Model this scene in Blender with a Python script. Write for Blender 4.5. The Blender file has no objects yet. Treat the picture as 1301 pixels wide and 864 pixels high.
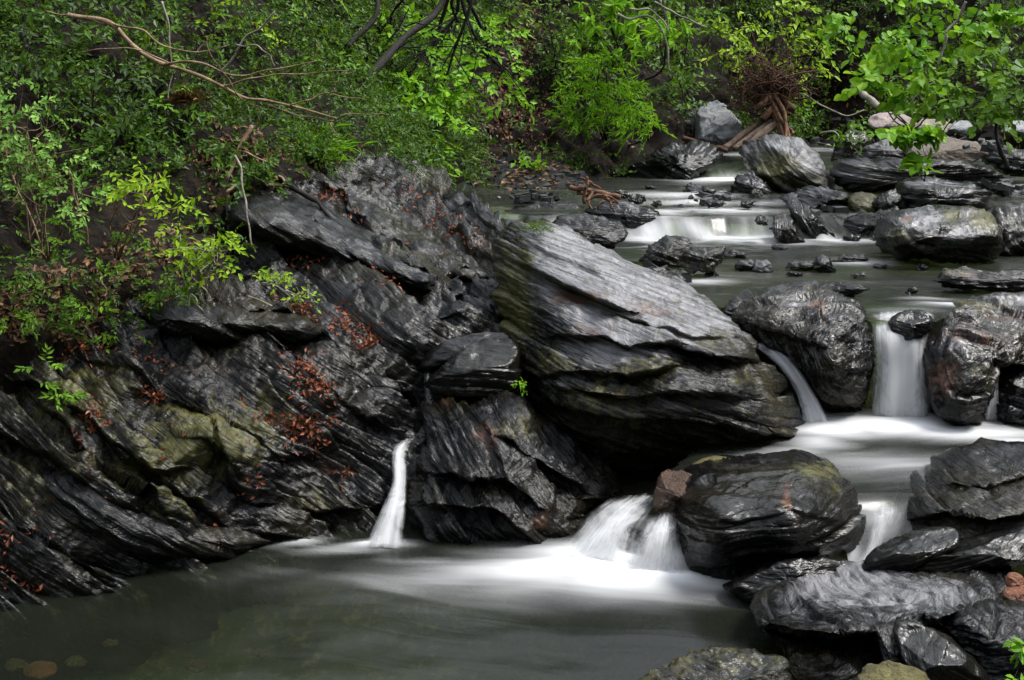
import bpy, math, random
import numpy as np
from mathutils import Vector
random.seed(7); RNG = np.random.default_rng(7)
SC = bpy.context.scene; COL = SC.collection

# ---------------------------------------------------------------- camera, world, sun, exposure
F = 1395.0; CX, CY = 650.5, 432.0; PITCH = math.radians(13.4); CAMZ = 4.0   # photo pixels are 1301 x 864
cam_d = bpy.data.cameras.new('camera'); cam = bpy.data.objects.new('camera', cam_d); COL.objects.link(cam)
cam.location = (0, 0, CAMZ); cam.rotation_euler = (math.radians(90) - PITCH, 0, 0)
cam_d.sensor_width = 36; cam_d.lens = 36 * F / 1301; cam_d.clip_start = .1; cam_d.clip_end = 400
SC.camera = cam
W = bpy.data.worlds.new('World'); SC.world = W; W.use_nodes = True
nt = W.node_tree; bg = nt.nodes['Background']
sky = nt.nodes.new('ShaderNodeTexSky'); sky.sky_type = 'NISHITA'; sky.sun_disc = False
SUN_EL, SUN_AZ = math.radians(58), math.radians(80)       # azimuth clockwise from +Y
sky.sun_elevation = SUN_EL; sky.sun_rotation = SUN_AZ
hs = nt.nodes.new('ShaderNodeHueSaturation'); hs.inputs['Saturation'].default_value = .28
nt.links.new(sky.outputs[0], hs.inputs['Color']); nt.links.new(hs.outputs[0], bg.inputs['Color'])
bg.inputs['Strength'].default_value = .15
sd = bpy.data.lights.new('sun', 'SUN'); sd.energy = 1.6; sd.angle = math.radians(18); sd.color = (1, .97, .92)
sun = bpy.data.objects.new('sun', sd); COL.objects.link(sun)
sdir = Vector((math.sin(SUN_AZ) * math.cos(SUN_EL), math.cos(SUN_AZ) * math.cos(SUN_EL), math.sin(SUN_EL)))
sun.rotation_euler = sdir.to_track_quat('Z', 'Y').to_euler(); sun.location = (0, 0, 30)
SC.view_settings.view_transform = 'Standard'; SC.view_settings.look = 'None'
SC.view_settings.gamma = 1; SC.view_settings.use_curve_mapping = False
SC.view_settings.exposure = 1.65
SC.render.engine = 'CYCLES'; SC.cycles.use_denoising = True; SC.cycles.max_bounces = 6
SC.cycles.transparent_max_bounces = 12; SC.cycles.caustics_reflective = False; SC.cycles.caustics_refractive = False

Z0, Z2, Z3, Z4, Z5, Z6 = 0., .5, 1.45, 1.74, 1.87, 2.16     # water levels, lowest pool to highest

# ---------------------------------------------------------------- maths helpers
SP, CP = math.sin(PITCH), math.cos(PITCH)
def ray(px, py):
    px = np.asarray(px, float); py = np.asarray(py, float)
    a = (px - CX) / F; b = -(py - CY) / F
    return np.stack([a, CP + b * SP, -SP + b * CP], -1)
def P(px, py, Y):                       # point seen at a photo pixel, Y metres away
    d = ray(px, py); k = np.asarray(Y, float) / d[..., 1]
    return d * k[..., None] + np.array([0, 0, CAMZ])
def Wz(px, py, z):                      # point seen at a photo pixel on the level z
    d = ray(px, py); k = (z - CAMZ) / d[..., 2]
    return d * k[..., None] + np.array([0, 0, CAMZ])
def Yz(px, py, z): return float(Wz(px, py, z)[..., 1])

_g = np.random.default_rng(3)
PERM = _g.permutation(256).astype(np.int64); PERM = np.concatenate([PERM, PERM, PERM])
GR = _g.normal(size=(256, 3)); GR /= np.linalg.norm(GR, axis=1)[:, None]
def noise(p, seed=0):
    p = np.asarray(p, float) + np.array([seed * 17.31, seed * 7.77, seed * 3.13])
    i = np.floor(p).astype(np.int64); f = p - i; u = f * f * f * (f * (f * 6 - 15) + 10); i &= 255
    out = 0
    for dx in (0, 1):
        wx = u[..., 0] if dx else 1 - u[..., 0]
        for dy in (0, 1):
            wy = u[..., 1] if dy else 1 - u[..., 1]
            for dz in (0, 1):
                wz = u[..., 2] if dz else 1 - u[..., 2]
                h = PERM[PERM[PERM[i[..., 0] + dx] + ((i[..., 1] + dy) & 255)] + ((i[..., 2] + dz) & 255)]
                g = GR[h]
                out = out + wx * wy * wz * (g[..., 0] * (f[..., 0] - dx) + g[..., 1] * (f[..., 1] - dy) + g[..., 2] * (f[..., 2] - dz))
    return out * 1.5
def fbm(p, octv=4, seed=0):
    p = np.asarray(p, float); s = 0; a = 1
    for k in range(octv): s = s + a * noise(p, seed + k); p = p * 2.03; a *= .5
    return s
def sstep(a, b, x):
    t = np.clip((x - a) / (b - a), 0, 1); return t * t * (3 - 2 * t)
def basis(n):
    n = np.array(n, float); n /= np.linalg.norm(n)
    a = np.cross([0, 1, 0.], n); a /= np.linalg.norm(a); b = np.cross(n, a); return n, a, b
def strata_coords(p, n):
    n, a, b = basis(n); return np.stack([p @ a, p @ b, p @ n], -1)
def strata_disp(p, n, seed, amp=1., scale=1., chips=1., blk=.6, lon=1.):
    q = strata_coords(p, n); A, B, T = q[..., 0], q[..., 1], q[..., 2]
    T = T + .05 * scale * noise(p / scale * .5, seed) + .012 * scale * noise(p / scale * 2.2, seed + 1)
    out = 0
    for thk, am, sh in ((.36, .9, 5.), (.14, .85, 5.), (.055, .75, 4.), (.024, .4, 3.)):
        t = thk * scale
        L = T / t + .5 * noise(np.stack([A / t * .12, B / t * .12, T / t * .05], -1), seed + 3); k = np.floor(L); f = L - k
        r = noise(np.stack([A / t * .24 * lon, B / t * .24 * lon, k * 3.7 + .5], -1), seed + 5) + .5 * noise(np.stack([A / t * .7, B / t * .7, k * 5.3 + .5], -1), seed + 6)
        r = np.clip(r * sh, -1, 1)
        crack = np.exp(-(f / .10) ** 2) + np.exp(-((1 - f) / .06) ** 2)
        out = out + am * t * (.34 * r + .55 * (f - .5) - .26 * crack * chips)
    w = p / scale + .12 * noise(p / scale * 3, seed + 8)[..., None]
    out = out + blk * scale * (.040 * np.round(1.5 * noise(w * 1.5, seed + 12)) + .016 * np.round(1.8 * noise(w * 4., seed + 13)) + .007 * np.round(1.8 * noise(w * 10., seed + 14)))
    return out * amp
def tps(ctrl):
    c = np.array(ctrl, float); X = c[:, :2] / 200.; y = c[:, 2]; n = len(X)
    def U(r2): return np.where(r2 > 1e-12, r2 * np.log(np.maximum(r2, 1e-12)), 0)
    K = U(((X[:, None] - X[None]) ** 2).sum(-1)) + np.eye(n) * .02
    Pm = np.concatenate([np.ones((n, 1)), X], 1)
    A = np.zeros((n + 3, n + 3)); A[:n, :n] = K; A[:n, n:] = Pm; A[n:, :n] = Pm.T
    w = np.linalg.solve(A, np.concatenate([y, np.zeros(3)]))
    def f(px, py):
        x = np.stack([np.asarray(px, float), np.asarray(py, float)], -1) / 200.
        sh = x.shape[:-1]; x = x.reshape(-1, 2); o = np.empty(len(x))
        for s in range(0, len(x), 20000):
            xx = x[s:s + 20000]
            o[s:s + 20000] = U(((xx[:, None] - X[None]) ** 2).sum(-1)) @ w[:n] + w[n] + xx @ w[n + 1:]
        return o.reshape(sh)
    return f
def poly_dist(px, py, pts):             # distance to a polyline and which side (True = above it in the picture sense)
    best = np.full(px.shape, 1e9); side = np.zeros(px.shape); 
    for (x0, y0), (x1, y1) in zip(pts[:-1], pts[1:]):
        dx, dy = x1 - x0, y1 - y0; L2 = dx * dx + dy * dy
        t = np.clip(((px - x0) * dx + (py - y0) * dy) / L2, 0, 1)
        d = np.hypot(px - x0 - t * dx, py - y0 - t * dy)
        s = (px - x0) * dy - (py - y0) * dx
        m = d < best; best = np.where(m, d, best); side = np.where(m, s, side)
    return best, side > 0
def ledge_offset(px, py, ledges, jit):
    o = np.zeros(px.shape)
    for pts, h, lu, ld in ledges:
        d, up = poly_dist(px + jit[0], py + jit[1], pts)
        xs = [p[0] for p in pts]; x0, x1 = min(xs), max(xs)
        taper = sstep(x0 - 25, x0 + 30, px) * (1 - sstep(x1 - 30, x1 + 25, px))
        k = sstep(-3.5, 3.5, np.where(up, d, -d))
        o += (-.6 * h * np.clip(1 - d / (2.2 * lu), 0, 1) * k + .4 * h * np.clip(1 - d / (2.4 * ld), 0, 1) * (1 - k)) * taper
    return o

# ---------------------------------------------------------------- object helpers
def link(name, me, mats, parent=None):
    o = bpy.data.objects.new(name, me); COL.objects.link(o)
    for m in (mats if isinstance(mats, (list, tuple)) else [mats]): me.materials.append(m)
    if parent is not None: o.parent = parent; o.matrix_parent_inverse = parent.matrix_basis.inverted()
    return o
def tag(o, label, cat, group=None):
    o['label'] = label; o['category'] = cat
    if group: o['group'] = group
    return o
def kind(o, k): o['kind'] = k; return o
def empty(name, loc, label, cat, group=None):
    o = bpy.data.objects.new(name, None); COL.objects.link(o); o.location = [float(v) for v in loc]; o.empty_display_size = .2
    return tag(o, label, cat, group)
def raw_mesh(name, V, faces, attrs=None, smooth=True):
    V = np.asarray(V, np.float32).reshape(-1, 3); me = bpy.data.meshes.new(name)
    faces = np.asarray(faces, np.int32); nf, k = faces.shape
    me.vertices.add(len(V)); me.vertices.foreach_set('co', V.ravel())
    me.loops.add(nf * k); me.loops.foreach_set('vertex_index', faces.ravel())
    me.polygons.add(nf); me.polygons.foreach_set('loop_start', np.arange(nf, dtype=np.int32) * k)
    me.polygons.foreach_set('loop_total', np.full(nf, k, np.int32))
    me.polygons.foreach_set('use_smooth', np.full(nf, smooth))
    for nm, a in (attrs or {}).items():
        a = np.asarray(a, np.float32)
        if a.ndim == 2 and a.shape[1] == 3:
            at = me.attributes.new(nm, 'FLOAT_VECTOR', 'POINT'); at.data.foreach_set('vector', a.ravel())
        else:
            at = me.attributes.new(nm, 'FLOAT', 'POINT'); at.data.foreach_set('value', a.ravel())
    me.update(calc_edges=True); return me
def grid_faces(R, C, wrap=False):
    r = np.arange(R - 1)[:, None]; c = np.arange(C if wrap else C - 1)[None]
    c2 = (c + 1) % C
    return np.stack(np.broadcast_arrays(r * C + c, (r + 1) * C + c, (r + 1) * C + c2, r * C + c2), -1).reshape(-1, 4)
def grid_normals(G, wrap=False):
    dr = np.gradient(G, axis=0)
    dc = (np.roll(G, -1, 1) - np.roll(G, 1, 1)) if wrap else np.gradient(G, axis=1)
    n = np.cross(dc, dr) if wrap else np.cross(dr, dc)      # towards the viewer / outwards
    l = np.linalg.norm(n, axis=-1, keepdims=True); return n / np.maximum(l, 1e-9)
def blur(G, k, wrap=False):
    for ax in (0, 1):
        for _ in range(2):
            n = G.shape[ax]; kk = min(k, max(1, n // 4))
            pad = [(0, 0)] * 3; pad[ax] = (kk, kk)
            H = np.pad(G, pad, mode='wrap' if (ax == 1 and wrap) else 'edge')
            c = np.cumsum(H, axis=ax); c = np.concatenate([np.zeros_like(np.take(c, [0], ax)), c], ax)
            hi = np.take(c, np.arange(2 * kk + 1, n + 2 * kk + 1), ax); lo = np.take(c, np.arange(0, n), ax)
            G = (hi - lo) / (2 * kk + 1)
    return G
def catmull(pts, n):
    pts = np.array(pts, float); k = len(pts)
    if k == 2: t = np.linspace(0, 1, n)[:, None]; return pts[0] * (1 - t) + pts[1] * t
    q = np.concatenate([[2 * pts[0] - pts[1]], pts, [2 * pts[-1] - pts[-2]]])
    t = np.linspace(0, k - 1 - 1e-6, n); i = t.astype(int); f = (t - i)[:, None]
    a, b, c, d = q[i], q[i + 1], q[i + 2], q[i + 3]
    return .5 * (2 * b + (c - a) * f + (2 * a - 5 * b + 4 * c - d) * f ** 2 + (3 * b - a - 3 * c + d) * f ** 3)
class MB:                               # collects tubes into one mesh
    def __init__(s): s.V = []; s.Fq = []; s.n = 0
    def tube(s, pts, r0, r1, seg=6, n=None, wig=0., seed=0, prof=None):
        pts = catmull(pts, n or max(4, 4 * len(pts))); n = len(pts)
        if wig: 
            L = np.linalg.norm(pts[-1] - pts[0]) + 1e-6
            q = pts / L * 4
            pts = pts + wig * np.stack([noise(q, seed), noise(q, seed + 11), noise(q, seed + 23)], -1)
        t = np.gradient(pts, axis=0); t /= np.linalg.norm(t, axis=1)[:, None] + 1e-9
        ref = np.where(np.abs(t[:, 2:3]) > .9, [[1., 0, 0]], [[0, 0, 1.]])
        a = np.cross(t, ref); a /= np.linalg.norm(a, axis=1)[:, None] + 1e-9; b = np.cross(t, a)
        r = np.linspace(r0, r1, n) if prof is None else np.interp(np.linspace(0, 1, n), np.linspace(0, 1, len(prof)), prof)
        th = np.linspace(0, 2 * np.pi, seg, endpoint=False)
        rr = r[:, None] * (1 + .12 * np.sin(th * 2 + np.arange(n)[:, None] * .7))
        G = pts[:, None] + rr[..., None] * (np.cos(th)[None, :, None] * a[:, None] + np.sin(th)[None, :, None] * b[:, None])
        G = np.concatenate([np.repeat(pts[:1, None], seg, 1), G, np.repeat(pts[-1:, None], seg, 1)])
        s.V.append(G.reshape(-1, 3)); s.Fq.append(grid_faces(n + 2, seg, True) + s.n); s.n += (n + 2) * seg
        return pts
    def build(s, name, mat, parent=None):
        return link(name, raw_mesh(name, np.concatenate(s.V), np.concatenate(s.Fq)), mat, parent)

# ---------------------------------------------------------------- materials
def new_mat(name):
    m = bpy.data.materials.new(name); m.use_nodes = True; n = m.node_tree.nodes; b = n['Principled BSDF']; return m, n, m.node_tree.links, b
def nd(n, t, **kw):
    x = n.new('ShaderNode' + t)
    for k, v in kw.items(): setattr(x, k, v)
    return x
def tnoise(n, l, vec, scale, detail=6, rough=.6, dist=0.):
    x = nd(n, 'TexNoise'); x.inputs['Scale'].default_value = scale; x.inputs['Detail'].default_value = detail
    x.inputs['Roughness'].default_value = rough; x.inputs['Distortion'].default_value = dist
    l.new(vec, x.inputs['Vector']); return x.outputs['Fac']
def vmul(n, l, vec, s):
    x = nd(n, 'VectorMath', operation='MULTIPLY'); l.new(vec, x.inputs[0]); x.inputs[1].default_value = s; return x.outputs[0]
def mrange(n, l, v, a, b, c, d, smooth=False):
    x = nd(n, 'MapRange'); x.clamp = True
    if smooth: x.interpolation_type = 'SMOOTHSTEP'
    l.new(v, x.inputs['Value'])
    for k, q in zip(('From Min', 'From Max', 'To Min', 'To Max'), (a, b, c, d)): x.inputs[k].default_value = q
    return x.outputs[0]
def math_(n, l, op, a, b):
    x = nd(n, 'Math', operation=op)
    for i, v in enumerate((a, b)):
        if isinstance(v, (int, float)): x.inputs[i].default_value = v
        else: l.new(v, x.inputs[i])
    return x.outputs[0]
def mixc(n, l, fac, a, b):
    x = nd(n, 'Mix', data_type='RGBA')
    if isinstance(fac, (int, float)): x.inputs[0].default_value = fac
    else: l.new(fac, x.inputs[0])
    for i, v in ((6, a), (7, b)):
        if isinstance(v, tuple): x.inputs[i].default_value = v + (1,)
        else: l.new(v, x.inputs[i])
    return x.outputs[2]
def attr(n, nm):
    x = nd(n, 'Attribute'); x.attribute_name = nm; return x
def bump(n, l, h, b, strength, dist):
    x = nd(n, 'Bump'); x.inputs['Strength'].default_value = strength; x.inputs['Distance'].default_value = dist
    l.new(h, x.inputs['Height']); l.new(x.outputs[0], b.inputs['Normal']); return x

def slate_material(name, dark=(.0022, .0022, .0024), mid=(.017, .017, .018), r0=.07, r1=.33, bstr=.85, brown=.85, stre=.75):
    m, n, l, b = new_mat(name)
    v = attr(n, 'strata').outputs['Vector']
    n1 = tnoise(n, l, vmul(n, l, v, (1.3, 1.3, 20)), 1.6, 5, .62, .2)
    n2 = tnoise(n, l, vmul(n, l, v, (4, 4, 50)), 2.2, 4, .6, .2)
    n3 = tnoise(n, l, v, 1.5, 5, .6)
    n4 = tnoise(n, l, v, 9., 6, .7)
    n5 = tnoise(n, l, vmul(n, l, v, (.8, .8, 3.6)), 3.6, 5, .62, .4)
    n6 = tnoise(n, l, vmul(n, l, v, (1, 1, 1.2)), 1.1, 3, .5)
    c = mixc(n, l, mrange(n, l, math_(n, l, 'ADD', math_(n, l, 'MULTIPLY', n1, .6), math_(n, l, 'MULTIPLY', n3, .4)), .38, .64, 0, 1), dark, mid)
    c = mixc(n, l, mrange(n, l, tnoise(n, l, v, .9, 4, .6), .45, .7, 0, brown), c, mixc(n, l, n1, (.005, .0042, .0015), (.042, .036, .015)))
    def patch(nm, col, base, amp, noise_out):
        a = attr(n, nm).outputs['Fac']
        f = math_(n, l, 'ADD', a, math_(n, l, 'MULTIPLY', math_(n, l, 'SUBTRACT', noise_out, .5), amp))
        f = math_(n, l, 'MULTIPLY', mrange(n, l, f, .25, .75, 0, 1, True), mrange(n, l, a, 0, .15, 0, 1))
        return mixc(n, l, f, base, col), f
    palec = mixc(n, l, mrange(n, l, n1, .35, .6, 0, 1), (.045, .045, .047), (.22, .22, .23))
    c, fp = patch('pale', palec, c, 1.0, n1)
    rustc = mixc(n, l, n4, (.05, .024, .015), (.15, .068, .035))
    c, fr = patch('rust', rustc, c, 1.6, n4)
    mossc = mixc(n, l, n4, (.024, .026, .006), (.115, .108, .034))
    c, fm = patch('moss', mossc, c, 1.6, n4)
    l.new(c, b.inputs['Base Color'])
    rg = mrange(n, l, n2, .3, .7, r0, r1)
    rg = math_(n, l, 'ADD', rg, math_(n, l, 'MULTIPLY', math_(n, l, 'ADD', fm, fr), .18))
    l.new(rg, b.inputs['Roughness']); b.inputs['Specular IOR Level'].default_value = .34
    sk = mrange(n, l, n6, .36, .58, stre * .4, stre)
    h = math_(n, l, 'MULTIPLY', math_(n, l, 'ADD', math_(n, l, 'MULTIPLY', n1, .6), math_(n, l, 'MULTIPLY', n2, .22)), sk)
    h = math_(n, l, 'ADD', h, math_(n, l, 'ADD', math_(n, l, 'MULTIPLY', n5, .6), math_(n, l, 'MULTIPLY', n4, .12)))
    bump(n, l, h, b, bstr, .075)
    return m
SLATE = slate_material('wet_slate')
SLATE_BLACK = slate_material('wet_black_slate', (.002, .002, .0022), (.0075, .0075, .008), .05, .24, .75, .2, .45)
SLATE_SMOOTH = slate_material('smooth_black_slate', (.002, .002, .0022), (.008, .008, .0083), .10, .32, .55, .35, .3)
SLATE_GREY = slate_material('grey_slate', (.02, .02, .021), (.08, .08, .083), .25, .5, .8, .6, .6)

def stone_material(name, c0, c1, rough=.5, scale=6.):
    m, n, l, b = new_mat(name); tc = nd(n, 'TexCoord').outputs['Object']
    n1 = tnoise(n, l, tc, scale, 8, .65); n2 = tnoise(n, l, tc, scale * 6, 5, .6)
    l.new(mixc(n, l, mrange(n, l, n1, .35, .65, 0, 1), c0, c1), b.inputs['Base Color'])
    l.new(mrange(n, l, n2, .3, .7, rough - .15, rough + .1), b.inputs['Roughness'])
    bump(n, l, math_(n, l, 'ADD', n1, n2), b, .7, .08); return m
STONE_LIGHT = stone_material('light_grey_stone', (.17, .175, .18), (.36, .37, .38), .5)
STONE_PINK = stone_material('pinkish_stone', (.22, .17, .155), (.42, .34, .31), .45)
STONE_YELLOW = stone_material('yellowish_stone', (.14, .125, .08), (.36, .33, .22), .5)
STONE_BROWN = stone_material('brown_stone', (.03, .018, .011), (.11, .062, .038), .3)
STONE_ORANGE = stone_material('orange_stone', (.10, .03, .012), (.27, .10, .045), .45)
STONE_OLIVE = stone_material('olive_stone', (.05, .045, .012), (.17, .15, .045), .4)
STONE_TAN = stone_material('tan_stone', (.06, .045, .032), (.17, .135, .10), .45)

def ground_material(name, cols, scale, rough=.8, bst=.6):
    m, n, l, b = new_mat(name); tc = nd(n, 'TexCoord').outputs['Object']
    n1 = tnoise(n, l, tc, scale, 8, .7); n2 = tnoise(n, l, tc, scale * 7, 6, .7)
    c = mixc(n, l, mrange(n, l, n1, .35, .65, 0, 1), cols[0], cols[1])
    c = mixc(n, l, mrange(n, l, n2, .52, .68, 0, 1), c, cols[2])
    l.new(c, b.inputs['Base Color']); b.inputs['Roughness'].default_value = rough; b.inputs['Specular IOR Level'].default_value = .12
    bump(n, l, math_(n, l, 'ADD', n1, n2), b, bst, .12); return m
SOIL = ground_material('forest_soil', ((.005, .004, .003), (.013, .010, .007), (.032, .02, .012)), 1.3)
FOREST = ground_material('forest_floor', ((.006, .010, .004), (.016, .026, .009), (.03, .045, .014)), .5)
BED = ground_material('stream_bed', ((.016, .020, .008), (.075, .082, .035), (.14, .12, .06)), 1.1, .5)

def bark_material(name, c0, c1, rough=.75):
    m, n, l, b = new_mat(name); tc = nd(n, 'TexCoord').outputs['Object']
    n1 = tnoise(n, l, tc, 6, 8, .7, .8); n2 = tnoise(n, l, tc, 26, 5, .7)
    l.new(mixc(n, l, mrange(n, l, n1, .35, .65, 0, 1), c0, c1), b.inputs['Base Color']); b.inputs['Roughness'].default_value = rough; b.inputs['Specular IOR Level'].default_value = .25
    bump(n, l, math_(n, l, 'ADD', n1, n2), b, .7, .03); return m
BARK_DARK = bark_material('dark_bark', (.006, .005, .004), (.022, .019, .014))
BARK_TAN = bark_material('tan_twig', (.13, .075, .042), (.38, .27, .17))
BARK_PALE = bark_material('pale_twig', (.14, .125, .095), (.38, .35, .28))
BARK_ORANGE = bark_material('splintered_orange_wood', (.045, .024, .015), (.24, .125, .07))
BARK_ROOT = bark_material('root_fibre', (.030, .014, .008), (.11, .05, .026))
BARK_LOG = bark_material('weathered_log', (.045, .030, .022), (.18, .125, .09))

def leaf_material(name, c0, c1, c2, rough=.46, trans=.42, clump=1.2):
    m, n, l, b = new_mat(name)
    geo = nd(n, 'NewGeometry'); rnd = geo.outputs['Random Per Island']
    tc = nd(n, 'TexCoord').outputs['Object']
    cl = tnoise(n, l, tc, clump, 3, .6)
    c = mixc(n, l, mrange(n, l, cl, .36, .62, 0, 1), c0, c1)
    c = mixc(n, l, mrange(n, l, rnd, .35, 1.0, 0, .95), c, c2)
    l.new(c, b.inputs['Base Color']); b.inputs['Roughness'].default_value = rough
    b.inputs['Specular IOR Level'].default_value = .2
    tr = nd(n, 'BsdfTranslucent')
    tcx = mixc(n, l, .35, c, (.20, .30, .02)); l.new(tcx, tr.inputs['Color'])
    mx = nd(n, 'MixShader'); mx.inputs[0].default_value = trans
    l.new(b.outputs[0], mx.inputs[1]); l.new(tr.outputs[0], mx.inputs[2])
    l.new(mx.outputs[0], n['Material Output'].inputs['Surface']); return m
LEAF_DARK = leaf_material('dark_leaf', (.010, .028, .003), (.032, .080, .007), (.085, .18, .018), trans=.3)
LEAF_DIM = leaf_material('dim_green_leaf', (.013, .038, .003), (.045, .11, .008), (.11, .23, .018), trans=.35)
LEAF_MID = leaf_material('mid_green_leaf', (.045, .125, .006), (.10, .235, .011), (.19, .35, .022))
LEAF_BRIGHT = leaf_material('bright_green_leaf', (.085, .25, .006), (.17, .41, .012), (.30, .55, .022), trans=.45)
LEAF_YELLOW = leaf_material('yellow_green_leaf', (.15, .29, .006), (.26, .45, .012), (.40, .58, .025), trans=.45)
LEAF_BLUE = leaf_material('pale_small_leaf', (.07, .18, .022), (.15, .33, .045), (.28, .49, .08), trans=.35)
LITTER = leaf_material('fallen_leaf', (.060, .012, .006), (.13, .030, .013), (.28, .085, .035), rough=.45, trans=.1, clump=3)
LITTER_TAN = leaf_material('faded_fallen_leaf', (.035, .015, .009), (.095, .042, .021), (.25, .14, .065), rough=.5, trans=.1, clump=3)

def water_material():
    m, n, l, b = new_mat('stream_water'); n.remove(b)
    g = nd(n, 'TexCoord').outputs['Object']
    fo = attr(n, 'foam').outputs['Fac']; fl = attr(n, 'flow').outputs['Vector']      # flow = along / across coordinates
    st = tnoise(n, l, vmul(n, l, fl, (.35, 2.6, 1)), 1.5, 4, .55, .5)
    st2 = tnoise(n, l, vmul(n, l, fl, (.25, 1.1, 1)), 1.1, 3, .5, .6)
    f = math_(n, l, 'ADD', fo, math_(n, l, 'MULTIPLY', math_(n, l, 'SUBTRACT', st, .5), .36))
    f = math_(n, l, 'ADD', f, math_(n, l, 'MULTIPLY', math_(n, l, 'SUBTRACT', st2, .5), .4))
    f = math_(n, l, 'MULTIPLY', mrange(n, l, f, .02, 1.25, 0, 1, True), mrange(n, l, fo, 0.0, .22, 0, 1, True))
    tr = nd(n, 'BsdfTransparent'); tr.inputs[0].default_value = (.58, .66, .46, 1)
    mk = nd(n, 'BsdfDiffuse'); l.new(mixc(n, l, st2, (.010, .014, .008), (.026, .031, .020)), mk.inputs[0])
    m1 = nd(n, 'MixShader'); m1.inputs[0].default_value = .34
    l.new(tr.outputs[0], m1.inputs[1]); l.new(mk.outputs[0], m1.inputs[2])
    gl = nd(n, 'BsdfGlossy'); gl.inputs['Roughness'].default_value = .22
    bp = nd(n, 'Bump'); bp.inputs['Strength'].default_value = .14; bp.inputs['Distance'].default_value = .04
    l.new(math_(n, l, 'ADD', st, st2), bp.inputs['Height']); l.new(bp.outputs[0], gl.inputs['Normal'])
    fr = nd(n, 'Fresnel'); fr.inputs[0].default_value = 1.33
    m2 = nd(n, 'MixShader'); l.new(fr.outputs[0], m2.inputs[0]); l.new(m1.outputs[0], m2.inputs[1]); l.new(gl.outputs[0], m2.inputs[2])
    wd = nd(n, 'BsdfDiffuse'); wd.inputs[0].default_value = (.78, .79, .80, 1)
    m3 = nd(n, 'MixShader'); l.new(f, m3.inputs[0]); l.new(m2.outputs[0], m3.inputs[1]); l.new(wd.outputs[0], m3.inputs[2])
    l.new(m3.outputs[0], n['Material Output'].inputs['Surface']); return m
WATER = water_material()
def fall_material():
    m, n, l, b = new_mat('falling_water'); n.remove(b)
    uv = attr(n, 'fl').outputs['Vector']; ed = attr(n, 'edge').outputs['Fac']
    s1 = tnoise(n, l, vmul(n, l, uv, (9, .8, 1)), 1.6, 4, .6, .3)
    s2 = tnoise(n, l, vmul(n, l, uv, (26, .7, 1)), 2.0, 3, .6)
    s = math_(n, l, 'ADD', math_(n, l, 'MULTIPLY', s1, .7), math_(n, l, 'MULTIPLY', s2, .3))
    a = math_(n, l, 'ADD', ed, math_(n, l, 'MULTIPLY', math_(n, l, 'SUBTRACT', s, .5), 1.5))
    s3 = tnoise(n, l, vmul(n, l, uv, (4, 2.2, 1)), 1.2, 3, .6, .8)
    a = math_(n, l, 'ADD', a, math_(n, l, 'MULTIPLY', math_(n, l, 'SUBTRACT', s3, .5), 1.25))
    a = math_(n, l, 'MULTIPLY', mrange(n, l, a, .0, .9, 0, .97, True), mrange(n, l, ed, 0, .3, 0, 1, True))
    d = nd(n, 'BsdfDiffuse'); d.inputs[0].default_value = (.80, .81, .82, 1)
    t = nd(n, 'BsdfTranslucent'); t.inputs[0].default_value = (.78, .79, .80, 1)
    mx = nd(n, 'MixShader'); mx.inputs[0].default_value = .5; l.new(d.outputs[0], mx.inputs[1]); l.new(t.outputs[0], mx.inputs[2])
    tr = nd(n, 'BsdfTransparent'); m2 = nd(n, 'MixShader'); l.new(a, m2.inputs[0]); l.new(tr.outputs[0], m2.inputs[1]); l.new(mx.outputs[0], m2.inputs[2])
    l.new(m2.outputs[0], n['Material Output'].inputs['Surface']); return m
FALL = fall_material()

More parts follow.
